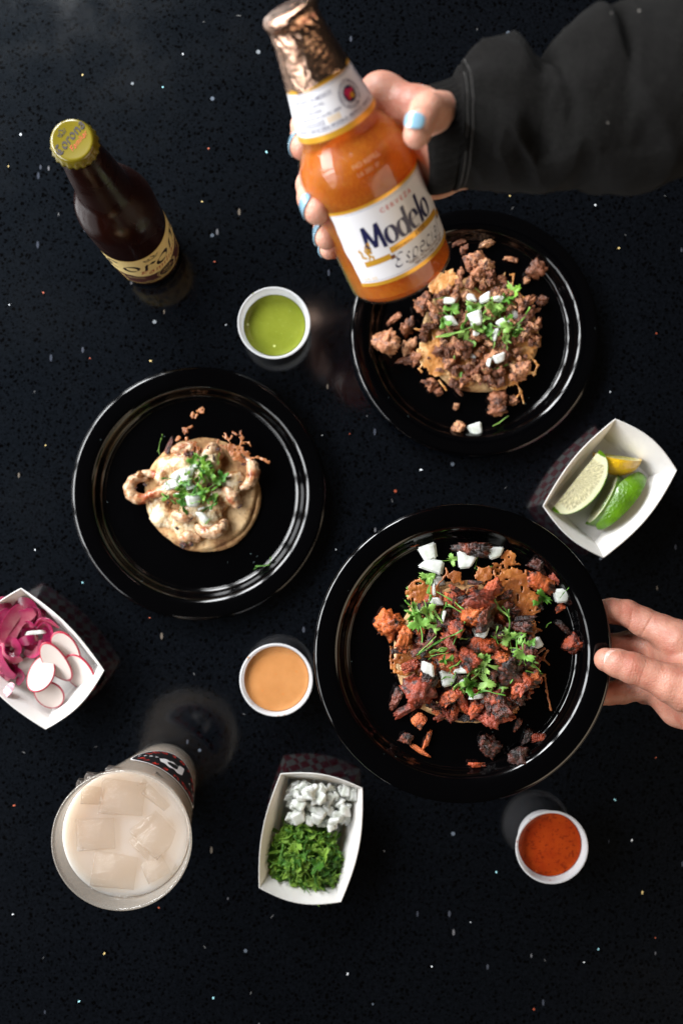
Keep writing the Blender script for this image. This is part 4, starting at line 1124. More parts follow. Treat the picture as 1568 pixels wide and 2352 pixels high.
def tray(corners, label, hr=30.0, bulge=7.0):
    """four rim corners in order round the tray, as seen"""
    C = [Vector(Pm(u, v, hr)) for u, v in corners]
    cen = sum(C, Vector()) / 4
    t = empty("paper_tray", (cen.x * MM, cen.y * MM, 0.0001)); tag(t, label, "food tray", "red checked paper trays")
    L = [c - Vector((cen.x, cen.y, 0)) for c in C]
    B = [Vector((c.x * .78, c.y * .78, .5)) for c in L]
    n, m = 18, 8
    vs, fs = [], []
    inner = []
    for s_ in range(4):
        a, b = L[s_], L[(s_ + 1) % 4]; ba, bb = B[s_], B[(s_ + 1) % 4]
        mid = (a + b) / 2; nrm = Vector((mid.x, mid.y, 0)).normalized()
        start = len(vs)
        for j in range(m + 1):
            tj = j / m
            for i in range(n + 1):
                ti = i / n
                bul = math.sin(math.pi * ti)
                top = a.lerp(b, ti) + nrm * bulge * bul * .9 + Vector((0, 0, 2.2 * bul))
                bot = ba.lerp(bb, ti)
                p = bot.lerp(top, tj) - nrm * 1.2 * math.sin(math.pi * tj) * 0.5
                vs.append(p * MM)
        for j in range(m):
            for i in range(n):
                A = start + j * (n + 1) + i
                fs.append((A, A + 1, A + n + 2, A + n + 1))
    start = len(vs)
    for j in range(2):
        pass
    vs += [b * MM for b in B]; fs.append((start, start + 1, start + 2, start + 3))
    o = mk("paperboard", vs, fs, [m_paper, m_check], t)
    bm = bmesh.new(); bm.from_mesh(o.data); bmesh.ops.remove_doubles(bm, verts=bm.verts, dist=.00002); bmesh.ops.recalc_face_normals(bm, faces=bm.faces)
    # normals towards the inside of the tray
    f0 = min(bm.faces, key=lambda f: f.calc_center_median().z)
    if f0.normal.z < 0: bmesh.ops.reverse_faces(bm, faces=bm.faces)
    bm.to_mesh(o.data); bm.free()
    so = o.modifiers.new("thick", 'SOLIDIFY'); so.thickness = 0.0007; so.offset = -1; so.material_offset = 1; so.use_even_offset = False; so.material_offset_rim = 0
    es = o.modifiers.new("edges", 'EDGE_SPLIT'); es.split_angle = 0.6
    return t, cen
tr1, ct1 = tray([(645, 1778), (831, 1811), (782, 2071), (596, 2039)], "paper tray of diced onion and chopped cilantro at the bottom centre")
tr2, ct2 = tray([(1412, 963), (1552, 1080), (1385, 1280), (1247, 1162)], "paper tray holding lime wedges at the right edge")
tr3, ct3 = tray([(49, 1352), (238, 1540), (105, 1674), (-84, 1486)], "paper tray of pickled onion and radish slices cut by the left edge")

# diced onion heap and chopped cilantro
r_ = random.Random(31)
hp = Heap(ct1.x, ct1.y, 60, 13.0)
def zt(x, y): return (564.5 + x * .2, 1709 + y * .2)
seen = [(800, 420, 110), (640, 430, 110), (720, 410, 90), (870, 490, 110), (1150, 490, 110), (540, 540, 100), (680, 560, 130), (860, 590, 130), (990, 540, 90), (1010, 640, 110), (1250, 610, 110), (560, 680, 120), (730, 730, 110), (840, 760, 120), (980, 760, 110),
        (1150, 740, 120), (1080, 830, 120), (580, 810, 130), (700, 850, 110), (850, 850, 120), (980, 890, 110), (1170, 870, 80), (500, 880, 90), (560, 440, 80), (930, 690, 90), (1060, 560, 70), (640, 640, 90), (480, 600, 80), (770, 500, 100), (1010, 950, 80), (1100, 660, 90), (760, 640, 100)]
lab = "small white onion cube in the diced onion heap in the paper tray"
for rep in range(3):
    for (x, y, L) in seen:
        if rep != 1:
            x += r_.uniform(-40, 40); y += r_.uniform(-40, 40)
        x = 850 + (x - 850) * .92; y = max(470 + (x - 500) * .10, y)
        p = Pm(*zt(x, y), 22 if rep else 14)
        s = L * .2 / 2000 * 775 * 1.1
        o = lay(hp, None, "onion_cube", r_.choice(ONION), p.x, p.y, s, .6, None, .45, r_, tilt=.5)
        tag(o, lab, "diced onion", "diced onion in the tray")
vs, fs = [], []
def merge(me, M_, vs, fs):
    o = len(vs); vs.extend([tuple(M_ @ v.co) for v in me.vertices]); fs.extend([[i + o for i in p.vertices] for p in me.polygons])
r_ = random.Random(32)
for k in range(300):
    a = r_.uniform(0, 6.283); rr = math.sqrt(r_.random()); 
    u = 702 + 84 * rr * math.cos(a); v = 1972 + 80 * rr * math.sin(a) - (u - 698) * -.12
    lvl = 1 - rr ** 2
    z = 7 + r_.uniform(.3, 1) * 21 * (0.25 + .75 * lvl)
    p = Pm(u, v, z + 3)
    # stay inside the tray walls
    lib = LEAF_D + STRIP_D + LEAF[:3] + STRIP[:3]
    s = r_.uniform(11, 21)
    merge(r_.choice(lib), TRS(Vector((p.x, p.y, z)) * MM, (r_.uniform(-.6, .6), r_.uniform(-.6, .6), r_.uniform(0, 6.3)), (s, s * r_.uniform(.6, 1), s)), vs, fs)
m_cilh = leaf_mat("chopped_cilantro", (0.016, 0.07, 0.008), (0.06, 0.21, 0.015), (0.26, 0.46, 0.05))
o = mk("chopped_cilantro", vs, fs, m_cilh); tag(o, "chopped green cilantro leaves filling the lower half of the onion tray", "cilantro", kind="stuff")

# lime wedges
def citrus_mats(nm, rind, pith, flesh):
    mr = M(nm + "_rind", rind, 0.28, coat=.5); q = N(mr); co = q.coord("Object", 1.0)
    q.color(q.ramp(q.noise(co, 60, 4), [(0.3, tuple(c * .65 for c in rind)), (0.7, tuple(min(1, c * 1.35) for c in rind))])); q.bump(q.noise(co, 480, 2), .8, .0012)
    mf = M(nm + "_flesh", flesh, 0.22, coat=.3); q = N(mf); at = q.n("ShaderNodeAttribute", attribute_name="rad")
    co = q.coord("Object", (1, 1, 1))
    f = q.math('ADD', at.outputs["Fac"], q.math('MULTIPLY', q.math('SUBTRACT', q.noise(co, 120, 3), .5), .07))
    pv = q.n("ShaderNodeAttribute", attribute_name="pulp"); w = q.noise(pv.outputs["Vector"], 1.0, 3, .6); sg = q.n("ShaderNodeSeparateXYZ"); q.l(pv.outputs["Vector"], sg.inputs[0])
    fl = q.mix(q.ramp(w, [(.38, 0), (.62, 1)]), tuple(c * .7 for c in flesh), tuple(min(1, c * 1.5) for c in flesh))
    m1 = q.mix(q.ramp(f, [(.76, 0), (.80, 1)]), fl, pith)
    q.color(q.mix(q.ramp(f, [(.955, 0), (.975, 1)]), m1, rind)); q.bump(w, .5, .001)
    sss(mf, .4, (1, 1, .5), .004)
    return [mr, mf]
mg = citrus_mats("green_lime", (0.085, 0.20, 0.005), (0.70, 0.70, 0.48), (0.52, 0.49, 0.31))
my = citrus_mats("yellow_lime", (0.66, 0.40, 0.008), (0.74, 0.66, 0.35), (0.40, 0.36, 0.08))
def wedge(loc, L, R, open_, rot, mats, label):
    """a lune of an ellipsoid: axis = local X, rind facing local +Z"""
    n, m = 28, 14
    vs, fs, fm, rad, pulp = [], [], [], [], []
    def prof(i):
        t = i / n * math.pi; x = -math.cos(t) * L / 2; r = R * math.sin(t) ** .8
        return x * (1.0 + .06 * (abs(x) / (L / 2)) ** 6), r
    for i in range(n + 1):
        x, r = prof(i)
        for j in range(m + 1):
            a = math.pi / 2 + (j / m - .5) * open_
            b = 1 + .012 * math.sin(i * 2.1 + j) 
            vs.append((x * MM, math.cos(a) * r * b * MM, math.sin(a) * r * b * MM)); rad.append(1.0)
    for i in range(n):
        for j in range(m):
            A = i * (m + 1) + j; fs.append((A, A + 1, A + m + 2, A + m + 1)); fm.append(0)
    K = 8
    for sgn, j in ((0, 0), (1, m)):
        o = len(vs); a = math.pi / 2 + (j / m - .5) * open_
        for i in range(n + 1):
            x, r = prof(i)
            for k in range(K + 1):
                q_ = k / K
                px_, py_, pz_ = x * (1 if k == K else .96 + .04 * q_), math.cos(a) * r * q_, math.sin(a) * r * q_
                dimp = -0.5 * math.sin(math.pi * q_) * math.sin(math.pi * i / n)
                nx_, ny_ = (-math.sin(a), math.cos(a)) if sgn else (math.sin(a), -math.cos(a))
                vs.append((px_ * MM, (py_ + nx_ * dimp) * MM, (pz_ + ny_ * dimp) * MM)); 
                e = abs(x) / (L / 2)
                rad.append(max(q_, e ** 1.0 * .98 if q_ < 1 else 1) if e > .6 else q_)
        for i in range(n):
            for k in range(K):
                A = o + i * (K + 1) + k; f = (A, A + 1, A + K + 2, A + K + 1); fs.append(f if not sgn else f[::-1]); fm.append(1)
    me = bpy.data.meshes.new("lime_wedge"); me.from_pydata(vs, [], fs); me.update()
    at = me.attributes.new("rad", 'FLOAT', 'POINT'); at.data.foreach_set("value", rad)
    at = me.attributes.new("pulp", 'FLOAT_VECTOR', 'POINT'); at.data.foreach_set("vector", [c for v in vs for c in (math.atan2(math.hypot(v[1], v[2]), v[0]) * 22, math.hypot(v[0], v[1], v[2]) * 260, 0.0)])
    me.polygons.foreach_set("material_index", fm)
    o = link("lime_wedge", me, mats)
    o.location = Vector(loc) * MM; o.rotation_euler = rot
    tag(o, label, "lime wedge", "lime wedges in the paper tray")
    return o
def zl(x, y): return (1176 + x * .25, 925 + y * .25)
p = Pm(*zl(590, 730), 22)
wedge((p.x - 2, p.y + 2, 25), 64, 24, 1.1, (math.radians(-121), math.radians(6), math.radians(232)), mg, "pale lime wedge showing its cut white and cream face, leftmost in the tray")
p = Pm(*zl(990, 540), 14)
wedge((p.x - 2, p.y + 6, 10), 42, 19, 1.1, (math.radians(48), 0, math.radians(-8)), my, "yellow lime wedge at the upper right in the tray")
p = Pm(*zl(1010, 910), 12)
wedge((p.x, p.y, 5), 62, 22, 1.0, (math.radians(-15), 0, math.radians(50)), mg, "glossy green lime wedge, rind up, lowest in the tray")
p = Pm(*zl(850, 880), 10)
wedge((p.x - 3, p.y + 2, 3), 54, 21, 1.0, (math.radians(38), 0, math.radians(62)), mg, "dark green lime wedge half hidden behind the glossy green one")

# radish slices and pickled onion
def zr(x, y): return (x * .17, 1317 + y * .17)
m_rad = M("radish_flesh", (0.58, 0.51, 0.47), 0.35); sss(m_rad, .4, (1, .8, .7), .003)
m_radskin = M("radish_skin", (0.36, 0.008, 0.035), 0.3)
def radish(x, y, a, b, rot, tilt, z, label):
    p = Pm(*zr(x, y), z)
    vs, fs, fm = [], [], []
    n = 48; NR = 6
    def zz(t, an): return 1.0 * t * t * math.sin(an * 2) * .8
    for s_ in (1, -1):
        o = len(vs); vs.append((0, 0, s_ * .8 * MM))
        for i in range(1, NR + 1):
            for k in range(n):
                an = 2 * math.pi * k / n; t = i / NR; R_ = t * (1 + .03 * math.sin(an * 3 + x))
                if s_ < 0: R_ *= .99
                vs.append((a * R_ * math.cos(an) * MM, b * R_ * math.sin(an) * MM, (s_ * .8 + zz(t, an)) * MM))
        for k in range(n):
            k2 = (k + 1) % n; f = (o, o + 1 + k, o + 1 + k2); fs.append(f if s_ > 0 else f[::-1]); fm.append(0)
            for i in range(NR - 1):
                f = (o + 1 + i * n + k, o + 1 + (i + 1) * n + k, o + 1 + (i + 1) * n + k2, o + 1 + i * n + k2); fs.append(f if s_ > 0 else f[::-1]); fm.append(0)
    A = 1 + (NR - 1) * n; off = 1 + NR * n
    o1 = len(vs)
    for s_ in (1, -1):
        for k in range(n):
            an = 2 * math.pi * k / n; R_ = 1.085 * (1 + .03 * math.sin(an * 3 + x))
            vs.append((a * R_ * math.cos(an) * MM, b * R_ * math.sin(an) * MM, (s_ * .85 - .1 + zz(1, an)) * MM))
    for k in range(n):
        k2 = (k + 1) % n
        fs.append((A + k, o1 + k, o1 + k2, A + k2)); fm.append(1)
        fs.append((o1 + k, o1 + n + k, o1 + n + k2, o1 + k2)); fm.append(1)
        fs.append((o1 + n + k, off + A + k, off + A + k2, o1 + n + k2)); fm.append(1)
    o = mk("radish_slice", vs, fs, [m_rad, m_radskin], None, True, fm)
    o.location = Vector((p.x, p.y, z)) * MM; o.rotation_euler = (tilt[0], tilt[1], rot)
    tag(o, label, "radish slice", "radish slices in the left tray")
rs = math.radians
radish(1080, 1350, 18, 12.5, rs(-63), (.35, .25), 14, "largest radish slice with a broad red edge, rightmost of the radish slices")
radish(900, 1010, 17, 9.5, rs(-60), (.25, .35), 21, "uppermost radish slice, leaning on the tray's right wall")
radish(760, 1200, 19.5, 9.5, rs(-60), (.2, .3), 22, "radish slice in the middle of the fan, second from the top")
radish(670, 1640, 13.5, 11, rs(-55), (.1, .35), 19, "lowest radish slice with a doubled pink edge near the tray's bottom corner")
radish(560, 1360, 15.5, 10.5, rs(72), (-.1, .3), 25, "oval white radish slice lying on top at the lower left of the fan")
radish(380, 1250, 9, 8, rs(30), (.2, .2), 15, "small shaded radish slice tucked under the pickled onion")
def pick_mat():
    m = M("pickled_onion", (0.6, 0.12, 0.25), 0.22, coat=.4); q = N(m); co = q.coord("Object", 2.0, True); oi = q.n("ShaderNodeObjectInfo")
    at = q.n("ShaderNodeAttribute", attribute_name="edge")
    f = q.math('ADD', q.math('MULTIPLY', q.noise(co, 50, 3), .6), q.math('MULTIPLY', oi.outputs["Random"], .45))
    col = q.ramp(f, [(.2, (0.09, 0.004, 0.022)), (.45, (0.24, 0.014, 0.06)), (.65, (0.42, 0.09, 0.14)), (.9, (0.55, 0.27, 0.26))])
    q.color(q.mix(q.math('MULTIPLY', at.outputs["Fac"], .85), col, (0.24, 0.006, 0.06)))
    return sss(m, .4, (1, .4, .5), .004)
m_pick = pick_mat()
def pickle(pts, w, z, tilt, label):
    """pts in the enlarged view; a curved ribbon standing at an angle"""
    Q = [Vector(Pm(*zr(x, y), z)) for x, y in pts]
    Q = [Vector(t) for t in [tuple(v) for v in Q]]
    out = []
    P0 = [Q[0]] + Q + [Q[-1]]
    for i in range(1, len(P0) - 2):
        a, b, c, d = P0[i - 1:i + 3]
        for k in range(7):
            t = k / 7; out.append(0.5 * ((2 * b) + (c - a) * t + (2 * a - 5 * b + 4 * c - d) * t * t + (3 * b - a - 3 * c + d) * t ** 3))
    out.append(Q[-1]); n = len(out)
    vs, fs, ed = [], [], []
    c0 = out[n // 2].copy()
    for i, p in enumerate(out):
        t = out[min(n - 1, i + 1)] - out[max(0, i - 1)]; t.z = 0; t.normalize()
        s_ = Vector((-t.y, t.x, 0)); ta = i / (n - 1)
        ww = w * (0.35 + .65 * math.sin(math.pi * min(1, max(0, ta * .9 + .05)))) / 2
        up = Vector((0, 0, 1)); d = s_ * math.cos(tilt) + up * math.sin(tilt); nn_ = t.cross(d)
        p = p + Vector((0, 0, 2.5 * math.sin(ta * 3.14) + math.sin(ta * 7 + w)))
        th = .55
        for (e, f, g_) in ((-1, 1, 0), (1, 1, 1), (1, -1, 1), (-1, -1, 0)):
            vs.append((p + d * ww * e + nn_ * th * f * .5 - c0) * MM); ed.append(float(g_))
    for i in range(n - 1):
        for k in range(4):
            k2 = (k + 1) % 4; fs.append((i * 4 + k, i * 4 + k2, (i + 1) * 4 + k2, (i + 1) * 4 + k))
    fs.append((0, 3, 2, 1)); e = (n - 1) * 4; fs.append((e, e + 1, e + 2, e + 3))
    me = bpy.data.meshes.new("pickled_onion"); me.from_pydata(vs, [], fs); me.update()
    at = me.attributes.new("edge", 'FLOAT', 'POINT'); at.data.foreach_set("value", ed)
    o = link("pickled_onion_strip", me, m_pick); o.location = c0 * MM
    es = o.modifiers.new("edges", 'EDGE_SPLIT'); es.split_angle = .7
    tag(o, label, "onion strip", "pickled red onion strips")
gen = "curved pickled red onion strip in the tangle filling the left tray"
for (pts, w, z, tl, lb) in [
    ([(20, 900), (120, 700), (230, 520), (280, 430)], 9, 30, .5, "straight vivid magenta pickled onion strip standing up in the left tray"),
    ([(-40, 760), (40, 620), (120, 480)], 8, 29, .4, gen), ([(-60, 560), (60, 470), (160, 430)], 8, 26, .6, gen),
    ([(180, 860), (260, 640), (380, 560), (480, 520)], 10, 27, .3, "pale pink onion strip with a pointed end, dotted with pepper"),
    ([(110, 560), (230, 460), (360, 440), (420, 500), (380, 580)], 13, 18, .2, "wide pink onion layer against the top corner of the left tray"),
    ([(440, 460), (530, 520), (570, 660)], 6, 19, .8, gen), ([(500, 720), (580, 640), (700, 650), (800, 740)], 7, 25, .9, gen), ([(520, 760), (620, 690), (700, 740), (730, 850)], 6, 23, .9, gen),
    ([(320, 720), (400, 680), (480, 720)], 6, 24, .7, gen), ([(260, 940), (380, 900), (520, 860)], 7, 27, .3, gen), ([(40, 940), (60, 1080), (160, 1170), (300, 1150)], 9, 27, .8, gen),
    ([(0, 980), (20, 1160), (100, 1320), (220, 1400)], 10, 25, .6, gen), ([(-60, 1000), (-40, 1200), (60, 1360), (150, 1420)], 10, 21, .6, gen), ([(100, 960), (180, 900), (260, 1000), (220, 1120)], 8, 22, .5, gen),
    ([(540, 900), (560, 1000), (460, 1080), (330, 1060)], 9, 18, .8, gen), ([(560, 700), (650, 780), (640, 900), (540, 1000)], 10, 16, .6, gen), ([(100, 1240), (220, 1300), (300, 1380), (230, 1500)], 8, 18, .5, "pink onion strip trailing towards the tray's lower left wall"),
    ([(190, 1480), (120, 1580), (50, 1680)], 6, 28, .3, "pale onion end hanging over the lower left edge of the left tray"), ([(-80, 1380), (40, 1390), (150, 1400)], 7, 18, .6, gen), ([(60, 1120), (160, 1180), (260, 1250)], 8, 18, .5, gen),
    ([(-60, 880), (60, 900), (220, 920)], 9, 20, .4, gen), ([(120, 760), (200, 720), (300, 760)], 8, 20, .4, gen), ([(350, 820), (430, 780), (520, 790)], 8, 17, .5, gen), ([(0, 430), (60, 370), (130, 350)], 7, 24, .6, gen), ([(330, 1000), (420, 960), (520, 980)], 10, 13, .3, gen),
    ([(230, 620), (160, 760), (140, 900)], 9, 19, .5, gen), ([(-70, 1120), (0, 1260), (80, 1330)], 9, 15, .5, gen), ([(600, 560), (520, 620), (420, 640)], 9, 15, .5, gen)]:
    pickle(pts, w * 1.3, z - 2, tl, lb)
r_ = random.Random(77)
for k in range(16):
    x, y = r_.uniform(-60, 480), r_.uniform(480, 1150)
    a = r_.uniform(0, 6.28); L = r_.uniform(90, 160); c = r_.uniform(-60, 60)
    pickle([(x - L * math.cos(a), y - L * math.sin(a)), (x + c * math.sin(a), y - c * math.cos(a)), (x + L * math.cos(a), y + L * math.sin(a))], 12, r_.uniform(8, 17), r_.uniform(.2, .7), gen)
p = Pm(*zr(470, 805), 30)
o = inst("onion_stub", ONION[3], None, TRS(Vector((p.x, p.y, 27)) * MM, (0, .2, .05), (13, 5, 5))); tag(o, "short white onion stub lying across the pickled onion in the left tray", "onion piece")

# ------------------------------------------------------------------ lettering tools
def arc(cx, cy, rx, ry, a0, a1, n=14):
    return [(cx + rx * math.cos(math.radians(a0 + (a1 - a0) * i / n)), cy + ry * math.sin(math.radians(a0 + (a1 - a0) * i / n))) for i in range(n + 1)]
GL = {
 'M': ([[(0.02, 0), (.08, .74)], [(.08, .74), (.31, .08)], [(.31, .08), (.53, .74)], [(.53, .74), (.60, 0)]], .70),
 'o': ([arc(.20, .26, .17, .25, 0, 360)], .45),
 'd': ([arc(.19, .26, .16, .25, 0, 360), [(.37, .78), (.37, 0)]], .47),
 'e': ([[(.04, .28), (.34, .28)] + arc(.19, .26, .16, .25, 5, 300)], .42),
 'l': ([[(.08, .80), (.08, 0)]], .19),
 'C': ([arc(.30, .37, .27, .37, 55, 305), [(.30, .74), (.20, .45), (.30, .2), (.24, 0)]], .55),
 'r': ([[(.08, .50), (.08, 0)], [(.08, .36), (.20, .52), (.30, .42)]], .33),
 'n': ([[(.08, .50), (.08, 0)], [(.08, .38), (.22, .52), (.34, .42), (.34, 0)]], .45),
 'm': ([[(.08, .50), (.08, 0)], [(.08, .38), (.20, .52), (.30, .42), (.30, 0)], [(.30, .38), (.42, .52), (.52, .42), (.52, 0)]], .62),
 'a': ([[(.08, .46), (.22, .52), (.32, .42), (.32, 0)], arc(.19, .15, .14, .15, 60, 380)], .44),
 'i': ([[(.08, .50), (.08, 0)], [(.05, .66), (.11, .70)]], .20),
 'F': ([[(.12, .74), (.08, 0)], [(.0, .72), (.44, .74)], [(.10, .40), (.34, .40)]], .46),
 'E': ([arc(.26, .54, .17, .17, 40, 270) + arc(.24, .19, .22, .19, 90, 320)], .50),
 's': ([[(.26, .44), (.16, .50), (.06, .40), (.24, .14), (.12, .0), (.02, .08)]], .32),
 'p': ([[(.08, .50), (.04, -.22)], arc(.22, .25, .15, .24, 130, 500)], .44),
 'c': ([arc(.20, .25, .17, .25, 50, 310)], .38),
}
def strokes(polys, nib, ang, surf, lift, verts, faces, step=0.9):
    nx, ny = math.cos(ang) * nib / 2, math.sin(ang) * nib / 2
    for pl in polys:
        for (x0, y0), (x1, y1) in zip(pl[:-1], pl[1:]):
            L = math.hypot(x1 - x0, y1 - y0); n = max(1, int(L / step))
            for i in range(n):
                a = i / n; b = (i + 1) / n
                p = [(x0 + (x1 - x0) * a, y0 + (y1 - y0) * a), (x0 + (x1 - x0) * b, y0 + (y1 - y0) * b)]
                lift[0] += 0.0006
                o = len(verts)
                for (x, y) in [(p[0][0] - nx, p[0][1] - ny), (p[1][0] - nx, p[1][1] - ny), (p[1][0] + nx, p[1][1] + ny), (p[0][0] + nx, p[0][1] + ny)]:
                    verts.append(surf(x, y, lift[0]) * MM)
                faces.append((o, o + 1, o + 2, o + 3))
def nib_text(txt, size, nib, ang, surf, x, y, slant=0.0, track=0.0, sx=1.0, base=lambda x: 0.0, lift0=.12, center=False):
    verts, faces, lift = [], [], [lift0]
    w = sum(GL[c][1] * sx + track for c in txt) * size
    X = x - (w / 2 if center else 0)
    for c in txt:
        g, adv = GL[c]
        polys = [[(X + (px_ * sx + slant * py_) * size, y + py_ * size + base(X + px_ * sx * size)) for px_, py_ in pl] for pl in g]
        strokes(polys, nib, ang, surf, lift, verts, faces)
        X += (adv * sx + track) * size
    return verts, faces
_fc = {}
def font_mesh(txt, size, bold=0.0):
    key = (txt, size, bold)
    if key in _fc: return _fc[key]
    cu = bpy.data.curves.new("t", 'FONT'); cu.body = txt; cu.size = size; cu.offset = bold; cu.align_x = 'CENTER'; cu.resolution_u = 3
    o = bpy.data.objects.new("t", cu); COL.objects.link(o)
    dg = bpy.context.evaluated_depsgraph_get(); me = o.evaluated_get(dg).to_mesh()
    bm = bmesh.new(); bm.from_mesh(me); o.evaluated_get(dg).to_mesh_clear()
    if bm.verts:
        xs = [v.co.x for v in bm.verts]; x = min(xs) + 1.2
        while x < max(xs):
            bmesh.ops.bisect_plane(bm, geom=bm.verts[:] + bm.edges[:] + bm.faces[:], plane_co=(x, 0, 0), plane_no=(1, 0, 0)); x += 1.2
    vs = [tuple(v.co) for v in bm.verts]; bm.verts.ensure_lookup_table(); fs = [[v.index for v in f.verts] for f in bm.faces]
    bm.free(); bpy.data.objects.remove(o); bpy.data.curves.remove(cu)
    _fc[key] = (vs, fs); return vs, fs
def font_text(txt, size, surf, x, y, rot=0.0, sx=1.0, bold=0.0, slant=0.0, lift=.12, verts=None, faces=None, base=lambda x: 0.0):
    vs, fs = font_mesh(txt, size, bold)
    verts = [] if verts is None else verts; faces = [] if faces is None else faces
    o = len(verts); c, s = math.cos(rot), math.sin(rot)
    for vx, vy, _ in vs:
        X = vx * sx + slant * vy; Y = vy
        verts.append(surf(x + X * c - Y * s, y + X * s + Y * c + base(x + X * c - Y * s), lift) * MM)
    faces.extend([[i + o for i in f] for f in fs])
    return verts, faces
def cyl_surf(R, th0, axis_z0=0.0):
    """R: radius or function of height; x to the right as read from outside, y up"""
    def f(x, y, l):
        r = (R(y + axis_z0) if callable(R) else R)
        th = th0 + x / (r if not callable(R) else R(axis_z0 + 0.0) if False else r)
        return Vector(((r + l) * math.cos(th), (r + l) * math.sin(th), axis_z0 + y))
    return f
def patch(x0, x1, y0, y1, surf, lift, nx=40, ny=8, wav=None):
    vs, fs = [], []
    for j in range(ny + 1):
        for i in range(nx + 1):
            x = x0 + (x1 - x0) * i / nx; y = y0 + (y1 - y0) * j / ny
            if wav: x, y = wav(x, y, i / nx, j / ny)
            vs.append(surf(x, y, lift) * MM)
    for j in range(ny):
        for i in range(nx):
            A = j * (nx + 1) + i; fs.append((A, A + 1, A + nx + 2, A + nx + 1))
    return vs, fs
def flat(c, rough=.45, **k): return c

# ------------------------------------------------------------------ dark standing bottle
def brown_glass():
    m = M("brown_glass", (0.014, 0.0035, 0.002), 0.10, spec=.35, coat=.0); q = N(m); co = q.coord("Object", 1.0)
    # frost of condensation on the shoulder
    n = q.noise(co, 20, 3); f = q.ramp(n, [(.40, 0.0), (.62, 1.0)])
    q.l(q.ramp(n, [(.40, .06), (.62, .42)]), q.b.inputs["Roughness"])
    q.bump(q.noise(co, 1100, 2), .25, .0003)
    q.b.inputs["Transmission Weight"].default_value = 0.0
    return m
m_brown = brown_glass()
def std_bottle():
    pbs = P(168, 325, 231)
    t = empty("beer_bottle", (pbs.x, pbs.y, 0.0002))
    tag(t, "dark brown glass bottle with a yellow cap standing at the upper left", "bottle")
    prof = [(0, 2), (20, 1.5), (26, 0), (29.5, 1), (31, 4), (31.3, 10), (31.3, 70), (31.3, 112), (30.6, 122), (28.2, 132), (24.4, 142), (21.0, 151), (19.4, 160), (18.4, 172), (17.0, 190), (15.0, 208), (13.9, 216), (13.6, 219), (14.6, 220.5), (14.8, 223), (13.6, 225), (13, 229), (12.5, 230)]
    sp = smooth_profile(prof[3:-3], 4)
    vs, fs = lathe(prof[:3] + sp + prof[-3:], 96); mk("bottle_glass", vs, fs, m_brown, t)
    az = math.atan2(-pbs.y, -pbs.x)
    lab = cyl_surf(31.35, az + .02)
    mcream = M("cream_label", (0.86, 0.66, 0.28), .5); mdark = M("maroon_label", (0.075, 0.022, 0.020), .5); mgold = M("gold_edge", (0.72, 0.50, 0.16), .4); mblk = M("black_print", (0.018, 0.009, 0.010), .5); mredp = M("red_print", (0.42, 0.03, 0.02), .5)
    W = 44
    def cut(x, y, ti, tj):
        # lower corners cut off at a slant
        lim = W - 11 * (1 - tj) ** 1.0 if True else W
        return (max(-lim, min(lim, x)), y)
    bgp = empty
    vs, fs = patch(-W, W, 10, 74, lab, .10, 60, 20, cut); L = mk("label", vs, fs, mgold, t)
    vs, fs = patch(-W + 1.2, W - 1.2, 11.2, 73, lab, .14, 60, 20, lambda x, y, a, b: (max(-(W - 1.2 - 11 * (1 - b)), min(W - 1.2 - 11 * (1 - b), x)), y)); mk("label_ground", vs, fs, mdark, L)
    vs, fs = patch(-W + 1.2, W - 1.2, 0, 1, lambda x, y, l: lab(x, (36.5 - 7.5 * math.cos(x / 44 * 1.6)) * (1 - y) + 73 * y, l), .18, 60, 8); mk("label_ground", vs, fs, mcream, L)
    basef = lambda x: -5.0 * math.cos(x / 44 * 1.6) + 2.0
    vs, fs = nib_text("Corona", 25, 4.0, .75, lab, 1, 46.5, .18, .03, 1.45, basef, .24, True); mk("lettering", vs, fs, mblk, L)
    vs, fs = nib_text("Familiar", 11, 1.6, .75, lab, 6, 37, .25, .05, 1.25, basef, .24, True); mk("lettering", vs, fs, mredp, L)
    # crown over the name
    cr = [[(-6, 61), (-4.8, 58.2), (4.8, 58.2), (6, 61)], [(-6, 61), (-3, 60), (0, 63.5), (3, 60), (6, 61)], [(-4.5, 57.2), (4.5, 57.2)], [(-2.5, 61.5), (-2, 59)], [(2.5, 61.5), (2, 59)]]
    vs, fs, lf = [], [], [.24]; strokes([[(x * 1.2, (y - 58) * 1.1 + 64) for x, y in p] for p in cr], 1.1, .6, lab, lf, vs, fs); mk("crown_emblem", vs, fs, mblk, L)
    # round seal
    def disc(cx, cy, r, l, n=32):
        vs = [lab(cx, cy, l) * MM] + [lab(cx + r * math.cos(2 * math.pi * k / n), cy + r * .82 * math.sin(2 * math.pi * k / n), l) * MM for k in range(n)]
        return vs, [(0, 1 + k, 1 + (k + 1) % n) for k in range(n)]
    for r, mm_, l in ((11.5, mcream, .22), (10.6, mdark, .26), (10.0, mcream, .30), (9.4, mblk, .34)):
        vs, fs = disc(8, 22, r, l); mk("seal", vs, fs, mm_, L)
    vs, fs = [], []
    for tx, sz, x, y in (("DE LA", 3.2, 8, 24.6), ("CERVECERIA", 2.3, 8, 21.4), ("1925", 3, 8, 17.2)): font_text(tx, sz, lab, x, y, 0, 1, .02, 0, .42, vs, fs)
    for tx, sz, x, y, rt in (("IMPORTED", 3.0, -22, 24.5, -.02), ("BEER", 3.0, 30, 24.5, 0), ("CERVECERIA MODELO", 2.4, -4, 13.6, .0), ("BREWED AND BOTTLED IN MEXICO", 1.6, 8, 11.9, 0)): font_text(tx, sz, lab, x, y, rt, 1.1, .02, 0, .26, vs, fs)
    mk("lettering", vs, fs, mcream, L)
    sv, sf, lf = [], [], [.25]
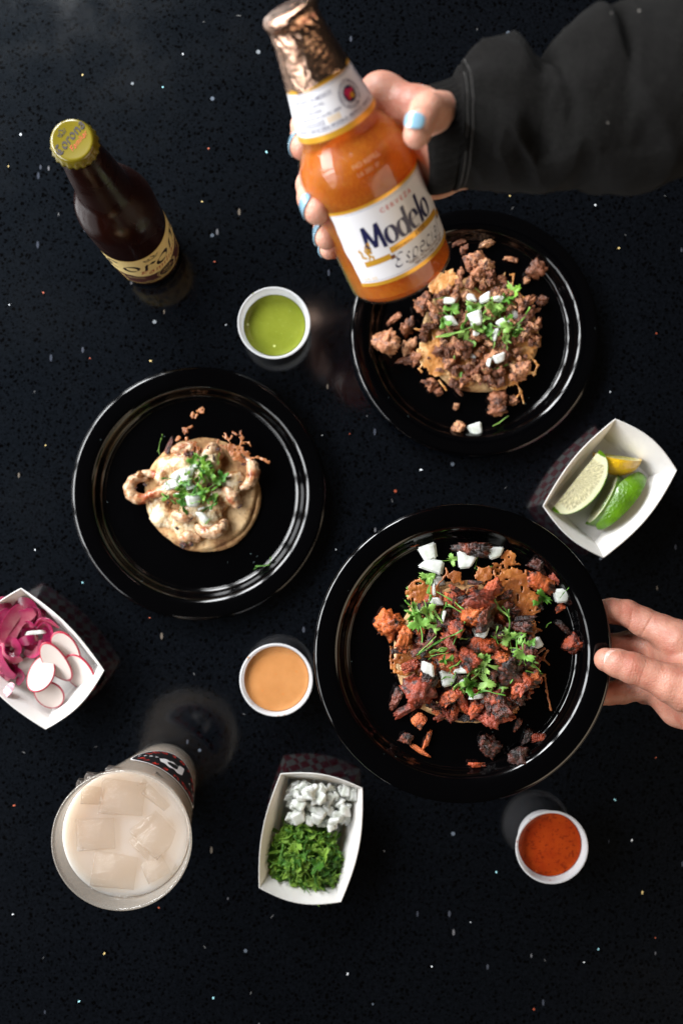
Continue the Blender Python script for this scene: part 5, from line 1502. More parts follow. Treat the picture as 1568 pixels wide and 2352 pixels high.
    strokes([[(-29, 31.5), (-26, 33), (-23, 31.6), (-20, 32.6)], [(-27, 33), (-25, 35)], [(-24, 33), (-22, 34.6)], [(26, 32.5), (30, 34), (34, 33)]], 1.2, .5, lab, lf, sv, sf); mk("print_mark", sv, sf, mblk, L)
    # crown cap
    mcap = M("yellow_cap", (0.16, 0.125, 0.006), .26, coat=.5)
    n = 84
    vs, fs = [], []
    prof = [(0, 233.0), (11.5, 232.8), (12.4, 233.0), (13.3, 232.9), (14.3, 231.9), (15.0, 229.5), (15.6, 227.2), (16.2, 225.6), (15.7, 225.4), (14.4, 228), (13.6, 231)]
    rings = []
    for ir, (r, z) in enumerate(prof):
        if r == 0: rings.append([0]); vs.append((0, 0, z * MM)); continue
        ids = []
        for k in range(n):
            a = 2 * math.pi * k / n; fl = math.cos(a * 21)
            rr = r + (0.55 * fl * max(0, (231.5 - z) / 6) if ir < 9 else 0); ids.append(len(vs)); vs.append((rr * math.cos(a) * MM, rr * math.sin(a) * MM, z * MM))
        rings.append(ids)
    for i in range(len(rings) - 1):
        A, B = rings[i], rings[i + 1]
        for k in range(n):
            k2 = (k + 1) % n
            if len(A) == 1: fs.append((0, B[k], B[k2]))
            else: fs.append((A[k2], A[k], B[k], B[k2]))
    cap = mk("bottle_cap", vs, fs, mcap, t)
    ca = math.radians(51); 
    def cs(x, y, l): return Vector((x * math.cos(ca) - y * math.sin(ca), x * math.sin(ca) + y * math.cos(ca), 233.0 + l))
    vs, fs = nib_text("Corona", 7.8, 1.6, .75, cs, .2, -.6, .1, .02, 1.25, lambda x: 0, .06, True); mk("lettering", vs, fs, mblk, cap)
    vs, fs = nib_text("Familiar", 4.2, .6, .75, cs, 2.2, -5.2, .25, .05, 1.15, lambda x: 0, .06, True); mk("lettering", vs, fs, M("cap_red", (.55, .05, .02), .5), cap)
    vs, fs, lf = [], [], [.06]; strokes([[(x * .55 - .6, (y - 58) * .7 + 7.0) for x, y in p] for p in cr], .5, .6, cs, lf, vs, fs); mk("crown_emblem", vs, fs, mblk, cap)
std_bottle()

# ------------------------------------------------------------------ bottle held in the hand
Bb = Vector(Pm(925, 630, 232)); Bt = Vector(Pm(661, 17, 342))
ax_ = (Bt - Bb); LEN = ax_.length; ax_ = ax_.normalized()
print("held bottle length", LEN)
K = LEN / 169.0
# frame: Z along the bottle, X towards the camera
tocam = (Vector((0, 0, H)) - (Bb + Bt) / 2); fx = (tocam - ax_ * tocam.dot(ax_)).normalized(); fy = ax_.cross(fx)
R3 = Matrix((fx, fy, ax_)).transposed().to_4x4()
MB = Matrix.Translation(Bb * MM) @ R3
def amber():
    m = M("amber_beer", (0.90, 0.30, 0.02), .10, trans=.15, ior=1.33)
    q = N(m); co = q.coord("Object", 1.0)
    sss(m, 1.0, (1, .36, .05), .030)
    n = q.noise(co, 40, 4, .6)
    cl = q.ramp(n, [(.3, (0.50, 0.095, 0.004)), (.7, (0.74, 0.23, 0.010))])
    gr = q.noise(co, 750, 3, .7)      # rising bubbles
    q.color(q.mix(q.ramp(gr, [(.48, 0.0), (.64, .4)]), cl, (1.0, 0.45, 0.05)))
    q.bump(gr, .35, .001)
    tr = q.n("ShaderNodeBsdfTransparent"); tr.inputs[0].default_value = (1.0, .46, .07, 1)
    mx = q.n("ShaderNodeMixShader"); mx.inputs[0].default_value = .45
    q.l(q.b.outputs[0], mx.inputs[1]); q.l(tr.outputs[0], mx.inputs[2]); q.l(mx.outputs[0], q.o.inputs[0])
    return m
m_beer = amber()
def dewy_glass():
    m = thin_clear("clear_bottle_glass", (1, 1, 1), .05, .02, (1, .75, .5), 1.45)
    q = N(m); g = [n for n in q.t.nodes if n.type == 'BSDF_GLOSSY'][0]
    bp = q.n("ShaderNodeBump"); bp.inputs["Strength"].default_value = .5; bp.inputs["Distance"].default_value = .0005
    cc = q.coord("Object", 1.0); dr = q.voro(cc, 620); dn = q.noise(cc, 45, 3)
    q.l(q.math('MULTIPLY', q.ramp(dr, [(.15, 1), (.42, 0)]), q.ramp(dn, [(.42, 0), (.6, 1)])), bp.inputs["Height"]); q.l(bp.outputs[0], g.inputs["Normal"])
    q.l(q.ramp(dn, [(.40, .04), (.62, .22)]), g.inputs["Roughness"])
    frs = [n for n in q.t.nodes if n.type == 'FRESNEL'][0]; q.l(bp.outputs[0], frs.inputs["Normal"])
    return m
m_dew = dewy_glass()
def held_bottle():
    t = empty("beer_bottle"); t.matrix_world = MB
    tag(t, "amber beer bottle with gold foil neck and white label, held tilted by a hand", "bottle")
    prof = [(0, 4), (22, 3), (28, 0.4), (31.5, .6), (33.8, 4), (34.5, 9), (34.5, 40), (34.5, 76), (34.0, 84), (31.6, 91), (27.6, 97), (25.0, 101), (24.2, 106), (23.0, 114), (20.8, 124), (18.6, 134), (16.6, 145), (14.8, 156), (13.9, 160), (14.4, 162)]
    sp = smooth_profile(prof[3:], 5)
    body = prof[:3] + sp
    body = [(r, z * K) for r, z in body]
    vs, fs = lathe(body, 112); mk("bottle_glass", vs, fs, m_dew, t)
    liq = [(max(0, r - .9), z + (.9 if z < 5 else 0)) for r, z in body if z < 150 * K] ; liq.append((0, 150 * K))
    vs, fs = lathe(liq, 112); mk("beer", vs, fs, m_beer, t)
    RP = sorted([(z, r) for r, z in body[4:]])
    def Rf(z):
        for (z0, r0), (z1, r1) in zip(RP[:-1], RP[1:]):
            if z0 <= z <= z1: return r0 + (r1 - r0) * (z - z0) / max(1e-6, z1 - z0)
        return RP[-1][1] if z > RP[-1][0] else RP[0][1]
    # gold foil with wrinkles over the neck and crown
    mf = M("gold_foil", (0.86, 0.55, 0.34), .20, metal=1.0); q = N(mf); co = q.coord("Object", (1, 1, .45))
    q.bump(q.math('ADD', q.noise(co, 110, 4, .65), q.math('MULTIPLY', q.noise(q.coord("Object", 1), 420, 4, .7), .25)), .5, .003)
    q.color(q.ramp(q.noise(co, 60, 3), [(.3, (.66, .37, .25)), (.7, (.95, .66, .50))]))
    vs, fs = [], []
    nz, na = 60, 120
    fp = [(0, 133), (1, 170)]
    crown = [(133, 19.2), (146, 16.7), (156, 15.1), (159.5, 14.2), (161.5, 14.3), (163.5, 15.3), (165.5, 15.6), (167.5, 15.2), (168.8, 14.0)]
    for j in range(nz + 1):
        z = 133 + (168.8 - 133) * j / nz
        for (z0, r0), (z1, r1) in zip(crown[:-1], crown[1:]):
            if z0 <= z <= z1: r = r0 + (r1 - r0) * (z - z0) / (z1 - z0)
        for k in range(na):
            a = 2 * math.pi * k / na
            w = .38 * float(mnoise.noise(Vector((math.cos(a) * 2.2, math.sin(a) * 2.2, z * .10)))) + .2 * float(mnoise.noise(Vector((math.cos(a) * 6, math.sin(a) * 6, z * .5))))
            if 156 < z < 163: w += .35 * math.sin(a * 17 + z)
            zz = z + (1.2 * math.sin(a * 3 + 1) * max(0, 1 - j / 6) if j < 6 else 0)
            vs.append(((r + w) * math.cos(a) * MM, (r + w) * math.sin(a) * MM, zz * K * MM))
    for j in range(nz):
        for k in range(na):
            k2 = (k + 1) % na; fs.append((j * na + k, j * na + k2, (j + 1) * na + k2, (j + 1) * na + k))
    top = len(vs); vs.append((0, 0, 169.3 * K * MM)); b = nz * na
    for i in (1, 2, 3):
        for k in range(na):
            a = 2 * math.pi * k / na; r = 14.0 * (1 - i / 4)
            vs.append((r * math.cos(a) * MM, r * math.sin(a) * MM, (169.2 + .3 * float(mnoise.noise(Vector((math.cos(a) * i, math.sin(a) * i, 3))))) * K * MM))
    prev = b
    for i in range(3):
        cur = top + 1 + i * na
        for k in range(na):
            k2 = (k + 1) % na; fs.append((prev + k, prev + k2, cur + k2, cur + k))
        prev = cur
    for k in range(na): fs.append((prev + k, prev + (k + 1) % na, top))
    mk("foil_wrap", vs, fs, mf, t)
    mwhite = M("white_label", (0.84, 0.84, 0.88), .35, coat=.2); mgold = M("gold_print", (0.80, 0.42, 0.04), .32, metal=.35); mnavy = M("navy_print", (0.012, 0.014, 0.07), .4)
    mgrey = M("grey_print", (0.20, 0.20, 0.28), .5); mredp = M("red_print", (0.62, 0.05, 0.06), .5); mbr = M("brown_print", (0.16, 0.05, 0.02), .5); mpale = M("pale_gold_print", (0.80, 0.58, 0.30), .5)
    mk_ = lambda name, vf, m, par: mk(name, vf[0], vf[1], m, par)
    # neck label
    thn = math.radians(8)
    def nk(x, y, l):
        z = (108 + y) * K; r = Rf(z); th = thn + x / 21.5
        return Vector(((r + l) * math.cos(th), (r + l) * math.sin(th), z))
    NL = mk_("neck_label", patch(-52, 52, 0, 25.5, nk, .15, 80, 10), mwhite, t)
    mk_("gold_band", patch(-52, 52, -1.8, 1.6, nk, .24, 80, 3), mgold, NL)
    mk_("gold_band", patch(-52, 52, 24.0, 26.2, nk, .24, 80, 3), mgold, NL)
    mk_("grey_line", patch(-52, 52, 22.9, 23.2, nk, .22, 80, 1), mgrey, NL)
    mk_("grey_line", patch(-52, 52, 2.6, 2.9, nk, .22, 80, 1), mgrey, NL)
    vs, fs = [], []
    for tx, sz, x, y in (("BREWED IN MEXICO", 2.9, -12, 18.6), ("ALC. 4.4% VOL.", 2.1, -12, 15.6), ("CERVEZA", 2.3, -13, 12.6), ("IMPORTED BY C.B. INC. 60603", 1.9, -10, 9.8)):
        font_text(tx, sz, nk, x, y, 0, .95, .05, 0, .22, vs, fs)
    font_text("GRUPO CERVECERIA MODELO, MEXICO, MEXICO", 2.3, nk, -3, 3.6, 0, .98, .07, 0, .22, vs, fs)
    for r in (7.2, 6.9, 4.6):
        sv, lf = [], [.22]
        strokes([arc(10, 13.5, r, r, 0, 360, 36)], .22, .7, nk, lf, vs, fs)
    for k, ch in enumerate("CERVECERIA MODELO DE MEXICO "):
        a = math.radians(200 - k * 360 / 28); 
        if ch != ' ': font_text(ch, 2.3, nk, 10 + 5.4 * math.cos(a), 13.5 + 5.4 * math.sin(a), a - math.pi / 2, 1, .04, 0, .23, vs, fs)
    mk("lettering", vs, fs, mgrey, NL)
    vs, fs = [], []
    for k in range(12): 
        a, b_ = patch(24, 34, 4.5 + k * 1.4, 5.1 + k * 1.4, nk, .22, 8, 1); o = len(vs); vs += a; fs += [tuple(i + o for i in f) for f in b_]
    for k in range(9):
        a, b_ = patch(-22 + k * 1.5, -21.3 + k * 1.5, 5.8, 9.0, nk, .22, 1, 2); o = len(vs); vs += a; fs += [tuple(i + o for i in f) for f in b_]
    mk("barcode", vs, fs, mgrey, NL)
    vs, fs = [], []
    for k in range(5):
        a, b_ = patch(-7 + k * 1.5, -6.2 + k * 1.5, 5.8, 9.0, nk, .22, 1, 2); o = len(vs); vs += a; fs += [tuple(i + o for i in f) for f in b_]
    mk("print_mark", vs, fs, mpale, NL)
    def nd(cx, cy, r, l, m, name="emblem"):
        vs = [nk(cx, cy, l) * MM] + [nk(cx + r * math.cos(2 * math.pi * k / 28), cy + r * math.sin(2 * math.pi * k / 28), l) * MM for k in range(28)]
        return mk(name, vs, [(0, 1 + k, 1 + (k + 1) % 28) for k in range(28)], m, NL)
    nd(10, 13.5, 4.2, .26, mnavy)
    nd(9.0, 14.6, 2.0, .32, M("crimson_print", (.55, .01, .08), .5)); nd(12.0, 14.6, 1.3, .32, M("crimson_print", (.55, .01, .08), .5)); nd(8.6, 12.0, 1.2, .33, M("crimson_print", (.55, .02, .02), .5)); nd(11.0, 12.2, 1.5, .34, mgold)
    # front label
    thf = math.radians(31)
    def fl(x, y, l):
        th = thf + x / 34.5
        return Vector(((34.5 + l) * math.cos(th), (34.5 + l) * math.sin(th), (17 + y) * K))
    def wv(x, y, a, b_):
        s_ = (math.sin(b_ * 9) * .7 + math.sin(b_ * 23) * .25)
        return (x + (s_ if a < .02 or a > .98 else 0), y)
    WL = 48
    FL = mk_("front_label", patch(-WL, WL, 0, 51, fl, .15, 90, 30, wv), mwhite, t)
    mk_("gold_band", patch(-WL + .3, WL - .3, -.6, 2.0, fl, .24, 80, 2), mgold, FL)
    mk_("gold_band", patch(-WL + .3, WL - .3, 49.6, 51.5, fl, .24, 80, 2), mgold, FL)
    mk_("grey_line", patch(-WL + 1, WL - 1, 2.9, 3.15, fl, .22, 80, 1), mgrey, FL)
    mk_("grey_line", patch(-WL + 1, WL - 1, 48.4, 48.65, fl, .22, 80, 1), mgrey, FL)
    bs = lambda x: 0.0
    vs, fs = nib_text("Modelo", 22, 2.5, .12, fl, -7.6, 22.5, .03, .0, .84, bs, .24, True); mk("lettering", vs, fs, mnavy, FL)
    vs, fs = font_text("C E R V E Z A", 3.9, fl, -5, 42.6, 0, 1, .05, 0, .22); mk("lettering", vs, fs, mredp, FL)
    # gold ribbon with the year
    rb = lambda x: 17.0 + 2.6 * math.cos(x / 30 * 1.4)
    mk_("ribbon", patch(-20, 24, 0, 3.8, lambda x, y, l: fl(x, rb(x) + y - 1.4, l), .30, 50, 2), mgold, FL)
    mk_("ribbon", patch(-38, -21, 0, 3.6, lambda x, y, l: fl(x, 13.2 + y + (x + 38) * .05, l), .27, 20, 2), mgold, FL)
    mk_("ribbon", patch(25, 40, 0, 3.6, lambda x, y, l: fl(x, 13.9 + y - (x - 25) * .05, l), .27, 20, 2), mgold, FL)
    mk_("ribbon_fold", patch(-21.5, -18.5, 0, 2.6, lambda x, y, l: fl(x, 13.4 + y, l), .26, 3, 2), mbr, FL)
    mk_("ribbon_fold", patch(22.5, 25.5, 0, 2.6, lambda x, y, l: fl(x, 13.6 + y, l), .26, 3, 2), mbr, FL)
    vs, fs = [], []
    font_text("1925", 3.6, fl, 2, 18.9, 0, 1.2, .06, 0, .36, vs, fs)
    font_text("DESDE MEXICO", 1.6, fl, -11, 18.8, 0, 1.1, .03, 0, .36, vs, fs, lambda x: -.4); mk("lettering", vs, fs, mbr, FL)
    # lion
    lion = [[(-34, 17), (-33, 20.5), (-34.5, 24), (-33, 27.5)], [(-33, 27.5), (-30.8, 28.6), (-30.6, 26.6), (-32.5, 25.6)], [(-33.5, 25), (-31, 23.6), (-30.2, 25)], [(-33.4, 23), (-30.8, 21.6)], [(-33, 20), (-31, 19), (-31.4, 17)], [(-34, 19), (-36, 17.2)], [(-35, 19), (-37.6, 20), (-37.2, 23), (-38.6, 25), (-37, 26)], [(-34.6, 22), (-36, 21)]]
    vs, fs, lf = [], [], [.24]; strokes(lion, 1.5, .7, fl, lf, vs, fs, .5); mk("lion_emblem", vs, fs, mgold, FL)
    vs, fs = nib_text("Especial", 11.5, 1.05, .8, fl, -1, 7.6, .35, .06, 1.05, lambda x: (x - 5) * .02, .24, True); mk("lettering", vs, fs, mnavy, FL)
    vs, fs = [], []
    font_text("Golden, full flavored pilsner style", 2.5, fl, 3, 5.6, 0, .95, .03, .3, .24, vs, fs); font_text("lager with a clean, crisp finish", 2.5, fl, 4, 3.5, 0, .9, .03, .3, .24, vs, fs); mk("lettering", vs, fs, mbr, FL)
    vs, fs = font_text("12 FL. OZ.", 2.6, fl, -39, 3.9, 0, .9, .04, 0, .24); mk("lettering", vs, fs, mpale, FL)
    # embossed lines on the shoulder
    m_em = thin_clear("embossed_glass", (1, .9, .8), .3, .35, (1, .8, .6), 1.4)
    def sh(x, y, l):
        z = (84 + y) * K; r = Rf(z); th = math.radians(4) + x / 32
        return Vector(((r + l) * math.cos(th), (r + l) * math.sin(th), z))
    vs, fs = [], []
    font_text("NO REFILL", 3.4, sh, 4, 4.5, 0, 1.1, .05, 0, .12, vs, fs); font_text("L6 201 IP", 3.2, sh, 3, 0, 0, 1.1, .05, 0, .12, vs, fs); mk("date_print", vs, fs, m_em, t)
    return t
held_bottle()

# ------------------------------------------------------------------ iced milky drink
def iced_drink():
    pr = P(280, 1930, 160)
    t = empty("drink_cup", (pr.x, pr.y, 0.0002)); tag(t, "clear plastic cup of creamy iced drink with a round black sticker at the lower left", "cup")
    Rw = lambda z: 30.5 + (49.0 - 30.5) * z / 158
    prof = [(0, 2), (26, 2), (29, 0), (30.5, .6), (31, 4)] + [(Rw(z), z) for z in (20, 40, 60, 80, 100, 120, 140, 150)] + [(48.8, 156), (49.2, 157.6), (50.2, 158.2), (51.0, 159.3), (50.8, 160.6), (49.8, 161.0), (49.0, 160.2), (48.4, 158)] + [(Rw(z) - .5, z) for z in (150, 120, 90, 60, 30)] + [(30.3, 4), (25, 2.6), (0, 2.6)]
    vs, fs = lathe(prof, 120); mk("cup_wall", vs, fs, m_pet, t)
    mm_ = M("milky_drink", (0.80, 0.62, 0.45), .12, coat=.2); q = N(mm_)
    q.color(q.ramp(q.noise(q.coord("Object", 1), 22, 2), [(.3, (0.44, 0.355, 0.285)), (.7, (0.52, 0.44, 0.375))])); sss(mm_, 1.0, (1, .85, .7), .06)
    lv = 146.5
    prof = [(0, 3), (25, 3), (29.6, 4.4)] + [(Rw(z) - .8, z) for z in (20, 50, 80, 110, 130, 140)] + [(Rw(lv) - .8, lv - .6), (Rw(lv) - .9, lv + .5), (Rw(lv) - 2.2, lv), (40, lv - .2), (30, lv - .1), (20, lv - .15), (10, lv - .2), (0, lv - .2)]
    vs, fs = lathe(prof, 120); mk("milky_drink", vs, fs, mm_, t)
    # sticker
    off = Vector((0, 0, 0))
    az = math.radians(52); Rc = Rw(85)
    def st(x, y, l):
        z = 79 + y; r = Rw(z); th = az + x / Rc
        return Vector(((r + l) * math.cos(th), (r + l) * math.sin(th), z))
    mb = M("black_sticker", (0.008, 0.008, 0.009), .4); mw = M("white_sticker", (0.82, 0.80, 0.80), .4); mr = M("red_sticker_print", (0.75, 0.035, 0.018), .4)
    def disc(R, l, m, name, par):
        vs, fs = [st(0, 0, l) * MM], []
        n, nr = 72, 10
        for i in range(1, nr + 1):
            for k in range(n): a = 2 * math.pi * k / n; vs.append(st(R * i / nr * math.cos(a), R * i / nr * math.sin(a), l) * MM)
        for k in range(n):
            k2 = (k + 1) % n; fs.append((0, 1 + k, 1 + k2))
            for i in range(nr - 1): fs.append((1 + i * n + k, 1 + (i + 1) * n + k, 1 + (i + 1) * n + k2, 1 + i * n + k2))
        return mk(name, vs, fs, m, par)
    S = disc(38, .12, mw, "sticker", t); disc(36.4, .20, mb, "sticker_ground", S)
    vs, fs = [], []
    for word, a0, a1, sgn in (("TAQUERIA", 155, 25, 1), ("PRIMECUT", 205, 335, -1)):
        for k, ch in enumerate(word):
            a = math.radians(a0 + (a1 - a0) * k / 7); R = 27.0
            rot = a - math.pi / 2 if sgn > 0 else a + math.pi / 2
            if sgn < 0: R = 32.5
            font_text(ch, 8.6, st, R * math.cos(a), R * math.sin(a), rot, .95, .12, 0, .3, vs, fs)
    mk("lettering", vs, fs, mr, S)
    vs, fs = [], []
    for k, ch in enumerate("2023"): font_text(ch, 5, st, 17 + k * 4.8, -1.5, 0, 1.2, .08, 0, .3, vs, fs)
    for k, ch in enumerate("EST"): font_text(ch, 5, st, -29 + k * 4.8, -1.5, 0, 1.1, .08, 0, .3, vs, fs)
    # angular letter P, built as a filled outline strip
    Pq = [((-9, -17), (-4, -13)), ((-9, -9), (-3, -9)), ((-9, -4), (-3, -4)), ((-9, 8), (-3, 6)), ((-5, 15), (-1, 10)), ((4, 17), (2, 11)), ((12, 12), (6, 8)), ((14, 3), (7, 3)), ((10, -4), (5, -1)), ((3, -8), (1, -4)), ((-9, -9.2), (-3, -5))]
    o = len(vs)
    for a, b_ in Pq:
        for q_ in range(3):
            f_ = q_ / 2; vs.append(st(a[0] + (b_[0] - a[0]) * f_, a[1] + (b_[1] - a[1]) * f_, .32) * MM)
    for i in range(len(Pq) - 1):
        for q_ in range(2):
            A = o + i * 3 + q_; fs.append((A, A + 1, A + 4, A + 3))
    mk("lettering", vs, fs, mw, S)
    # ice
    mi = thin_clear("ice", (.94, .91, .87), .04, .10, (.62, .56, .51), 1.31)
    q = N(mi); gl = [n for n in q.t.nodes if n.type == 'BSDF_GLOSSY'][0]
    bp = q.n("ShaderNodeBump"); bp.inputs["Strength"].default_value = 1.0; bp.inputs["Distance"].default_value = .004
    q.l(q.noise(q.coord("Object", 1), 130, 4, .6), bp.inputs["Height"]); q.l(bp.outputs[0], gl.inputs["Normal"])
    def ice(u, v, s, rot, tx, ty, dz, label):
        p = Pm(u, v, lv)
        bm = bmesh.new(); bmesh.ops.create_cube(bm, size=1)
        for w in bm.verts:
            w.co.x *= s[0] * MM * (1 + .06 * w.co.z); w.co.y *= s[1] * MM * (1 - .08 * w.co.x / MM / s[0]); w.co.z *= s[2] * MM
        bmesh.ops.bevel(bm, geom=bm.edges[:], offset=5.5 * MM, segments=6, affect='EDGES')
        me = bpy.data.meshes.new("ice_cube"); bm.to_mesh(me); bm.free()
        o = link("ice_cube", me, mi); o.location = Vector((p.x, p.y, lv - s[2] / 2 + dz)) * MM; o.rotation_euler = (tx, ty, rot)
        tag(o, label, "ice cube", "ice cubes in the milky drink")
    zi = lambda x, y: (94 + x * .3, 1568 + y * .3)
    ice(*zi(430, 1150), (38, 34, 24), .05, .05, -.06, 2.4, "squarish ice cube at the left side of the milky drink")
    ice(*zi(620, 880), (42, 36, 24), -.12, -.06, .08, 2.6, "ice cube at the top of the drink, above the squarish left one")
    ice(*zi(870, 1170), (34, 32, 24), .75, .38, .22, 5.5, "ice cube with a bright wet glint right of the centre of the drink")
    ice(*zi(560, 1430), (42, 36, 24), -.15, .05, .07, 2.4, "ice cube at the bottom centre of the drink")
    ice(*zi(900, 1430), (28, 26, 22), .5, -.2, -.15, 3, "small ice cube at the lower right by the cup wall")
    ice(*zi(880, 860), (32, 18, 22), -.75, .12, .2, 3, "narrow slanted ice piece at the upper right by the cup wall")
    ice(*zi(390, 850), (26, 24, 20), -.1, .1, .1, 2, "low ice cube at the upper left, nearly covered by the drink")
    ice(*zi(690, 1620), (34, 14, 16), .03, .3, 0, 2, "thin sliver of ice at the bottom edge by the cup wall")
iced_drink()

# ------------------------------------------------------------------ hands
def nail(parent, tip, d, nrm, r, L, W, mat, name="fingernail", slope=0.0):
    """a curved nail plate on the back of a fingertip; d: finger direction, nrm: outward normal at the nail"""
    d = d.normalized(); nrm = (nrm - d * nrm.dot(d)).normalized(); s = d.cross(nrm)
    vs, fs = [], []
    nu, nv = 14, 14
    for sgn in (0, 1):
        for j in range(nv + 1):
            t = j / nv
            hw = W * max(.12, 1 - abs(2 * t - 1) ** 3.2) ** .5
            for i in range(nu + 1):
                a = (i / nu * 2 - 1) * hw
                rr = (r + .35 + (-.5 if sgn else .45)) + slope * L * max(0, .78 - t)
                p = tip + d * (L * (t - .78)) + nrm * math.cos(a) * rr + s * math.sin(a) * rr
                p = p - nrm * (1.3 * max(0, t - .6) ** 2 + .3 * max(0, .2 - t))
                vs.append(p * MM)
    n1 = (nu + 1) * (nv + 1)
    I = lambda s_, i, j: s_ * n1 + j * (nu + 1) + i
    for j in range(nv):
        for i in range(nu):
            fs.append((I(0, i, j), I(0, i + 1, j), I(0, i + 1, j + 1), I(0, i, j + 1))); fs.append((I(1, i, j + 1), I(1, i + 1, j + 1), I(1, i + 1, j), I(1, i, j)))
    for j in range(nv):
        fs.append((I(0, 0, j), I(0, 0, j + 1), I(1, 0, j + 1), I(1, 0, j))); fs.append((I(0, nu, j + 1), I(0, nu, j), I(1, nu, j), I(1, nu, j + 1)))
    for i in range(nu):
        fs.append((I(0, i + 1, 0), I(0, i, 0), I(1, i, 0), I(1, i + 1, 0))); fs.append((I(0, i, nv), I(0, i + 1, nv), I(1, i + 1, nv), I(1, i, nv)))
    return mk(name, vs, fs, mat, parent)
def fist(name, chains, palm, web, mat, h=1.0, crease=(), k=6.0, pk=9.0, fkk=None):
    pts = [p for ch in chains + palm for p, r in ch]
    rm = max(r for ch in chains + palm for p, r in ch)
    lo = np.min([list(p) for p in pts], 0) - rm - 3; hi = np.max([list(p) for p in pts], 0) + rm + 3
    g = Grid(lo, hi, h)
    PF = None
    for ch in palm:
        for (a, ra), (b, rb) in zip(ch[:-1], ch[1:]):
            c = g.cone(a, b, ra, rb); PF = c if PF is None else smin(PF, c, pk)
    OUT = PF
    for ch in chains:
        F = None
        for (a, ra), (b, rb) in zip(ch[:-1], ch[1:]):
            c = g.cone(a, b, ra, rb); F = c if F is None else smin(F, c, 2.0)
        OUT = smin(OUT, smin(PF, F, k), .8)
    for (p, n_, r, dep, w) in crease:      # a shallow fold line round point p with normal n_
        d = np.abs((g.X - p[0]) * n_[0] + (g.Y - p[1]) * n_[1] + (g.Z - p[2]) * n_[2])
        q_ = np.sqrt((g.X - p[0]) ** 2 + (g.Y - p[1]) ** 2 + (g.Z - p[2]) ** 2)
        OUT = OUT + dep * np.exp(-(d / w) ** 2) * np.clip(1 - q_ / r, 0, 1)
    OUT = OUT + .12 * vnoise(g.X / 6, g.Y / 6, g.Z / 6, 3)
    me = g.mesh(name, OUT)
    return link(name, me, mat)
V3 = lambda u, v, z: Vector(Pm(u, v, z))
def zA(x, y, z): return V3(549 + x * .35, y * .35, z)     # reading of the enlarged view of the held bottle

def right_hand_with_bottle():
    # fingers come round behind the bottle from the right; their tips show on its left side
    def bp(t, a, off): # point on the bottle: along axis t (mm), angle a (deg) from the camera side, distance off from the glass
        r = 34.5 if t < 86 else max(22, 34.5 - (t - 86) * .8)
        th = math.radians(a)
        return Bb + ax_ * t + fx * math.cos(th) * (r + off) + fy * math.sin(th) * (r + off)
    # index: on the neck's lower end; middle and ring on the shoulder; little finger below
    idx = [(bp(100, 120, 14), 9.5), (bp(102, 170, 12), 9.3), (bp(104, 215, 10), 8.6), (zA(430, 905, 262), 8.6), (zA(420, 965, 285), 7.8)]
    mid = [(bp(84, 110, 12), 10), (bp(78, 160, 11), 9.6), (zA(500, 1150, 236), 10.2), (zA(478, 1215, 252), 10), (zA(485, 1300, 268), 9.6), (zA(512, 1385, 283), 8.2)]
    rin = [(bp(62, 110, 12), 9.6), (bp(56, 160, 11), 9.2), (zA(600, 1440, 232), 8.8), (zA(572, 1510, 250), 8.2), (zA(572, 1560, 262), 7.3)]
    lit = [(bp(42, 110, 11), 8.6), (bp(38, 160, 10), 8.2), (zA(650, 1590, 226), 7.4), (zA(612, 1625, 238), 6.8), (zA(590, 1640, 246), 6.0)]
    # thumb: from the wrist down over the right side, its tip on the shoulder
    thumb = [(zA(1315, 905, 292), 15), (zA(1295, 740, 312), 11.0), (zA(1232, 730, 328), 9.4), (zA(1190, 810, 336), 8.2), (zA(1165, 885, 340), 7.2)]
    palm = [[(zA(1560, 900, 285), 27), (zA(1400, 930, 280), 24), (zA(1210, 960, 268), 19), (bp(100, 120, 14), 11)],
            [(zA(1400, 930, 280), 24), (zA(1230, 1060, 262), 18), (bp(66, 105, 14), 12)],
            [(zA(1400, 950, 276), 22), (zA(1250, 1110, 252), 15), (bp(44, 105, 12), 10)],
            [(zA(1330, 800, 300), 17), (zA(1150, 720, 296), 11), (zA(1010, 690, 286), 9), (bp(104, 125, 12), 10)]]
    o = fist("person", [idx, mid, rin, lit, thumb], palm, None, m_skin2, 1.0, k=5)
    tag(o, "person in a black sweatshirt with pale blue nails holding the amber beer bottle", "person")
    nl = [(idx, 215), (mid, 0), (rin, 0), (lit, 0)]
    for ch, L, W in ((idx, 11.5, .95), (mid, 13, .9), (rin, 11.5, .95), (lit, 10, .95)):
        tip = ch[-1][0]; d = tip - ch[-2][0]
        # nail looks away from the bottle axis
        rel = tip - Bb; rad = (rel - ax_ * rel.dot(ax_)).normalized()
        nail(o, tip, d, rad + Vector((-.1, .1, .8)), ch[-1][1] + .3, L, W, m_nailblue, slope=.06)
    tip = thumb[-1][0]; d = tip - thumb[-2][0]
    nail(o, tip + Vector((0, 1.5, 1.0)), Vector((-.25, -.85, -.1)), Vector((-.25, .35, .9)), thumb[-1][1] + .7, 8.0, .72, m_nailblue, slope=.12)
    return o
person1 = right_hand_with_bottle()

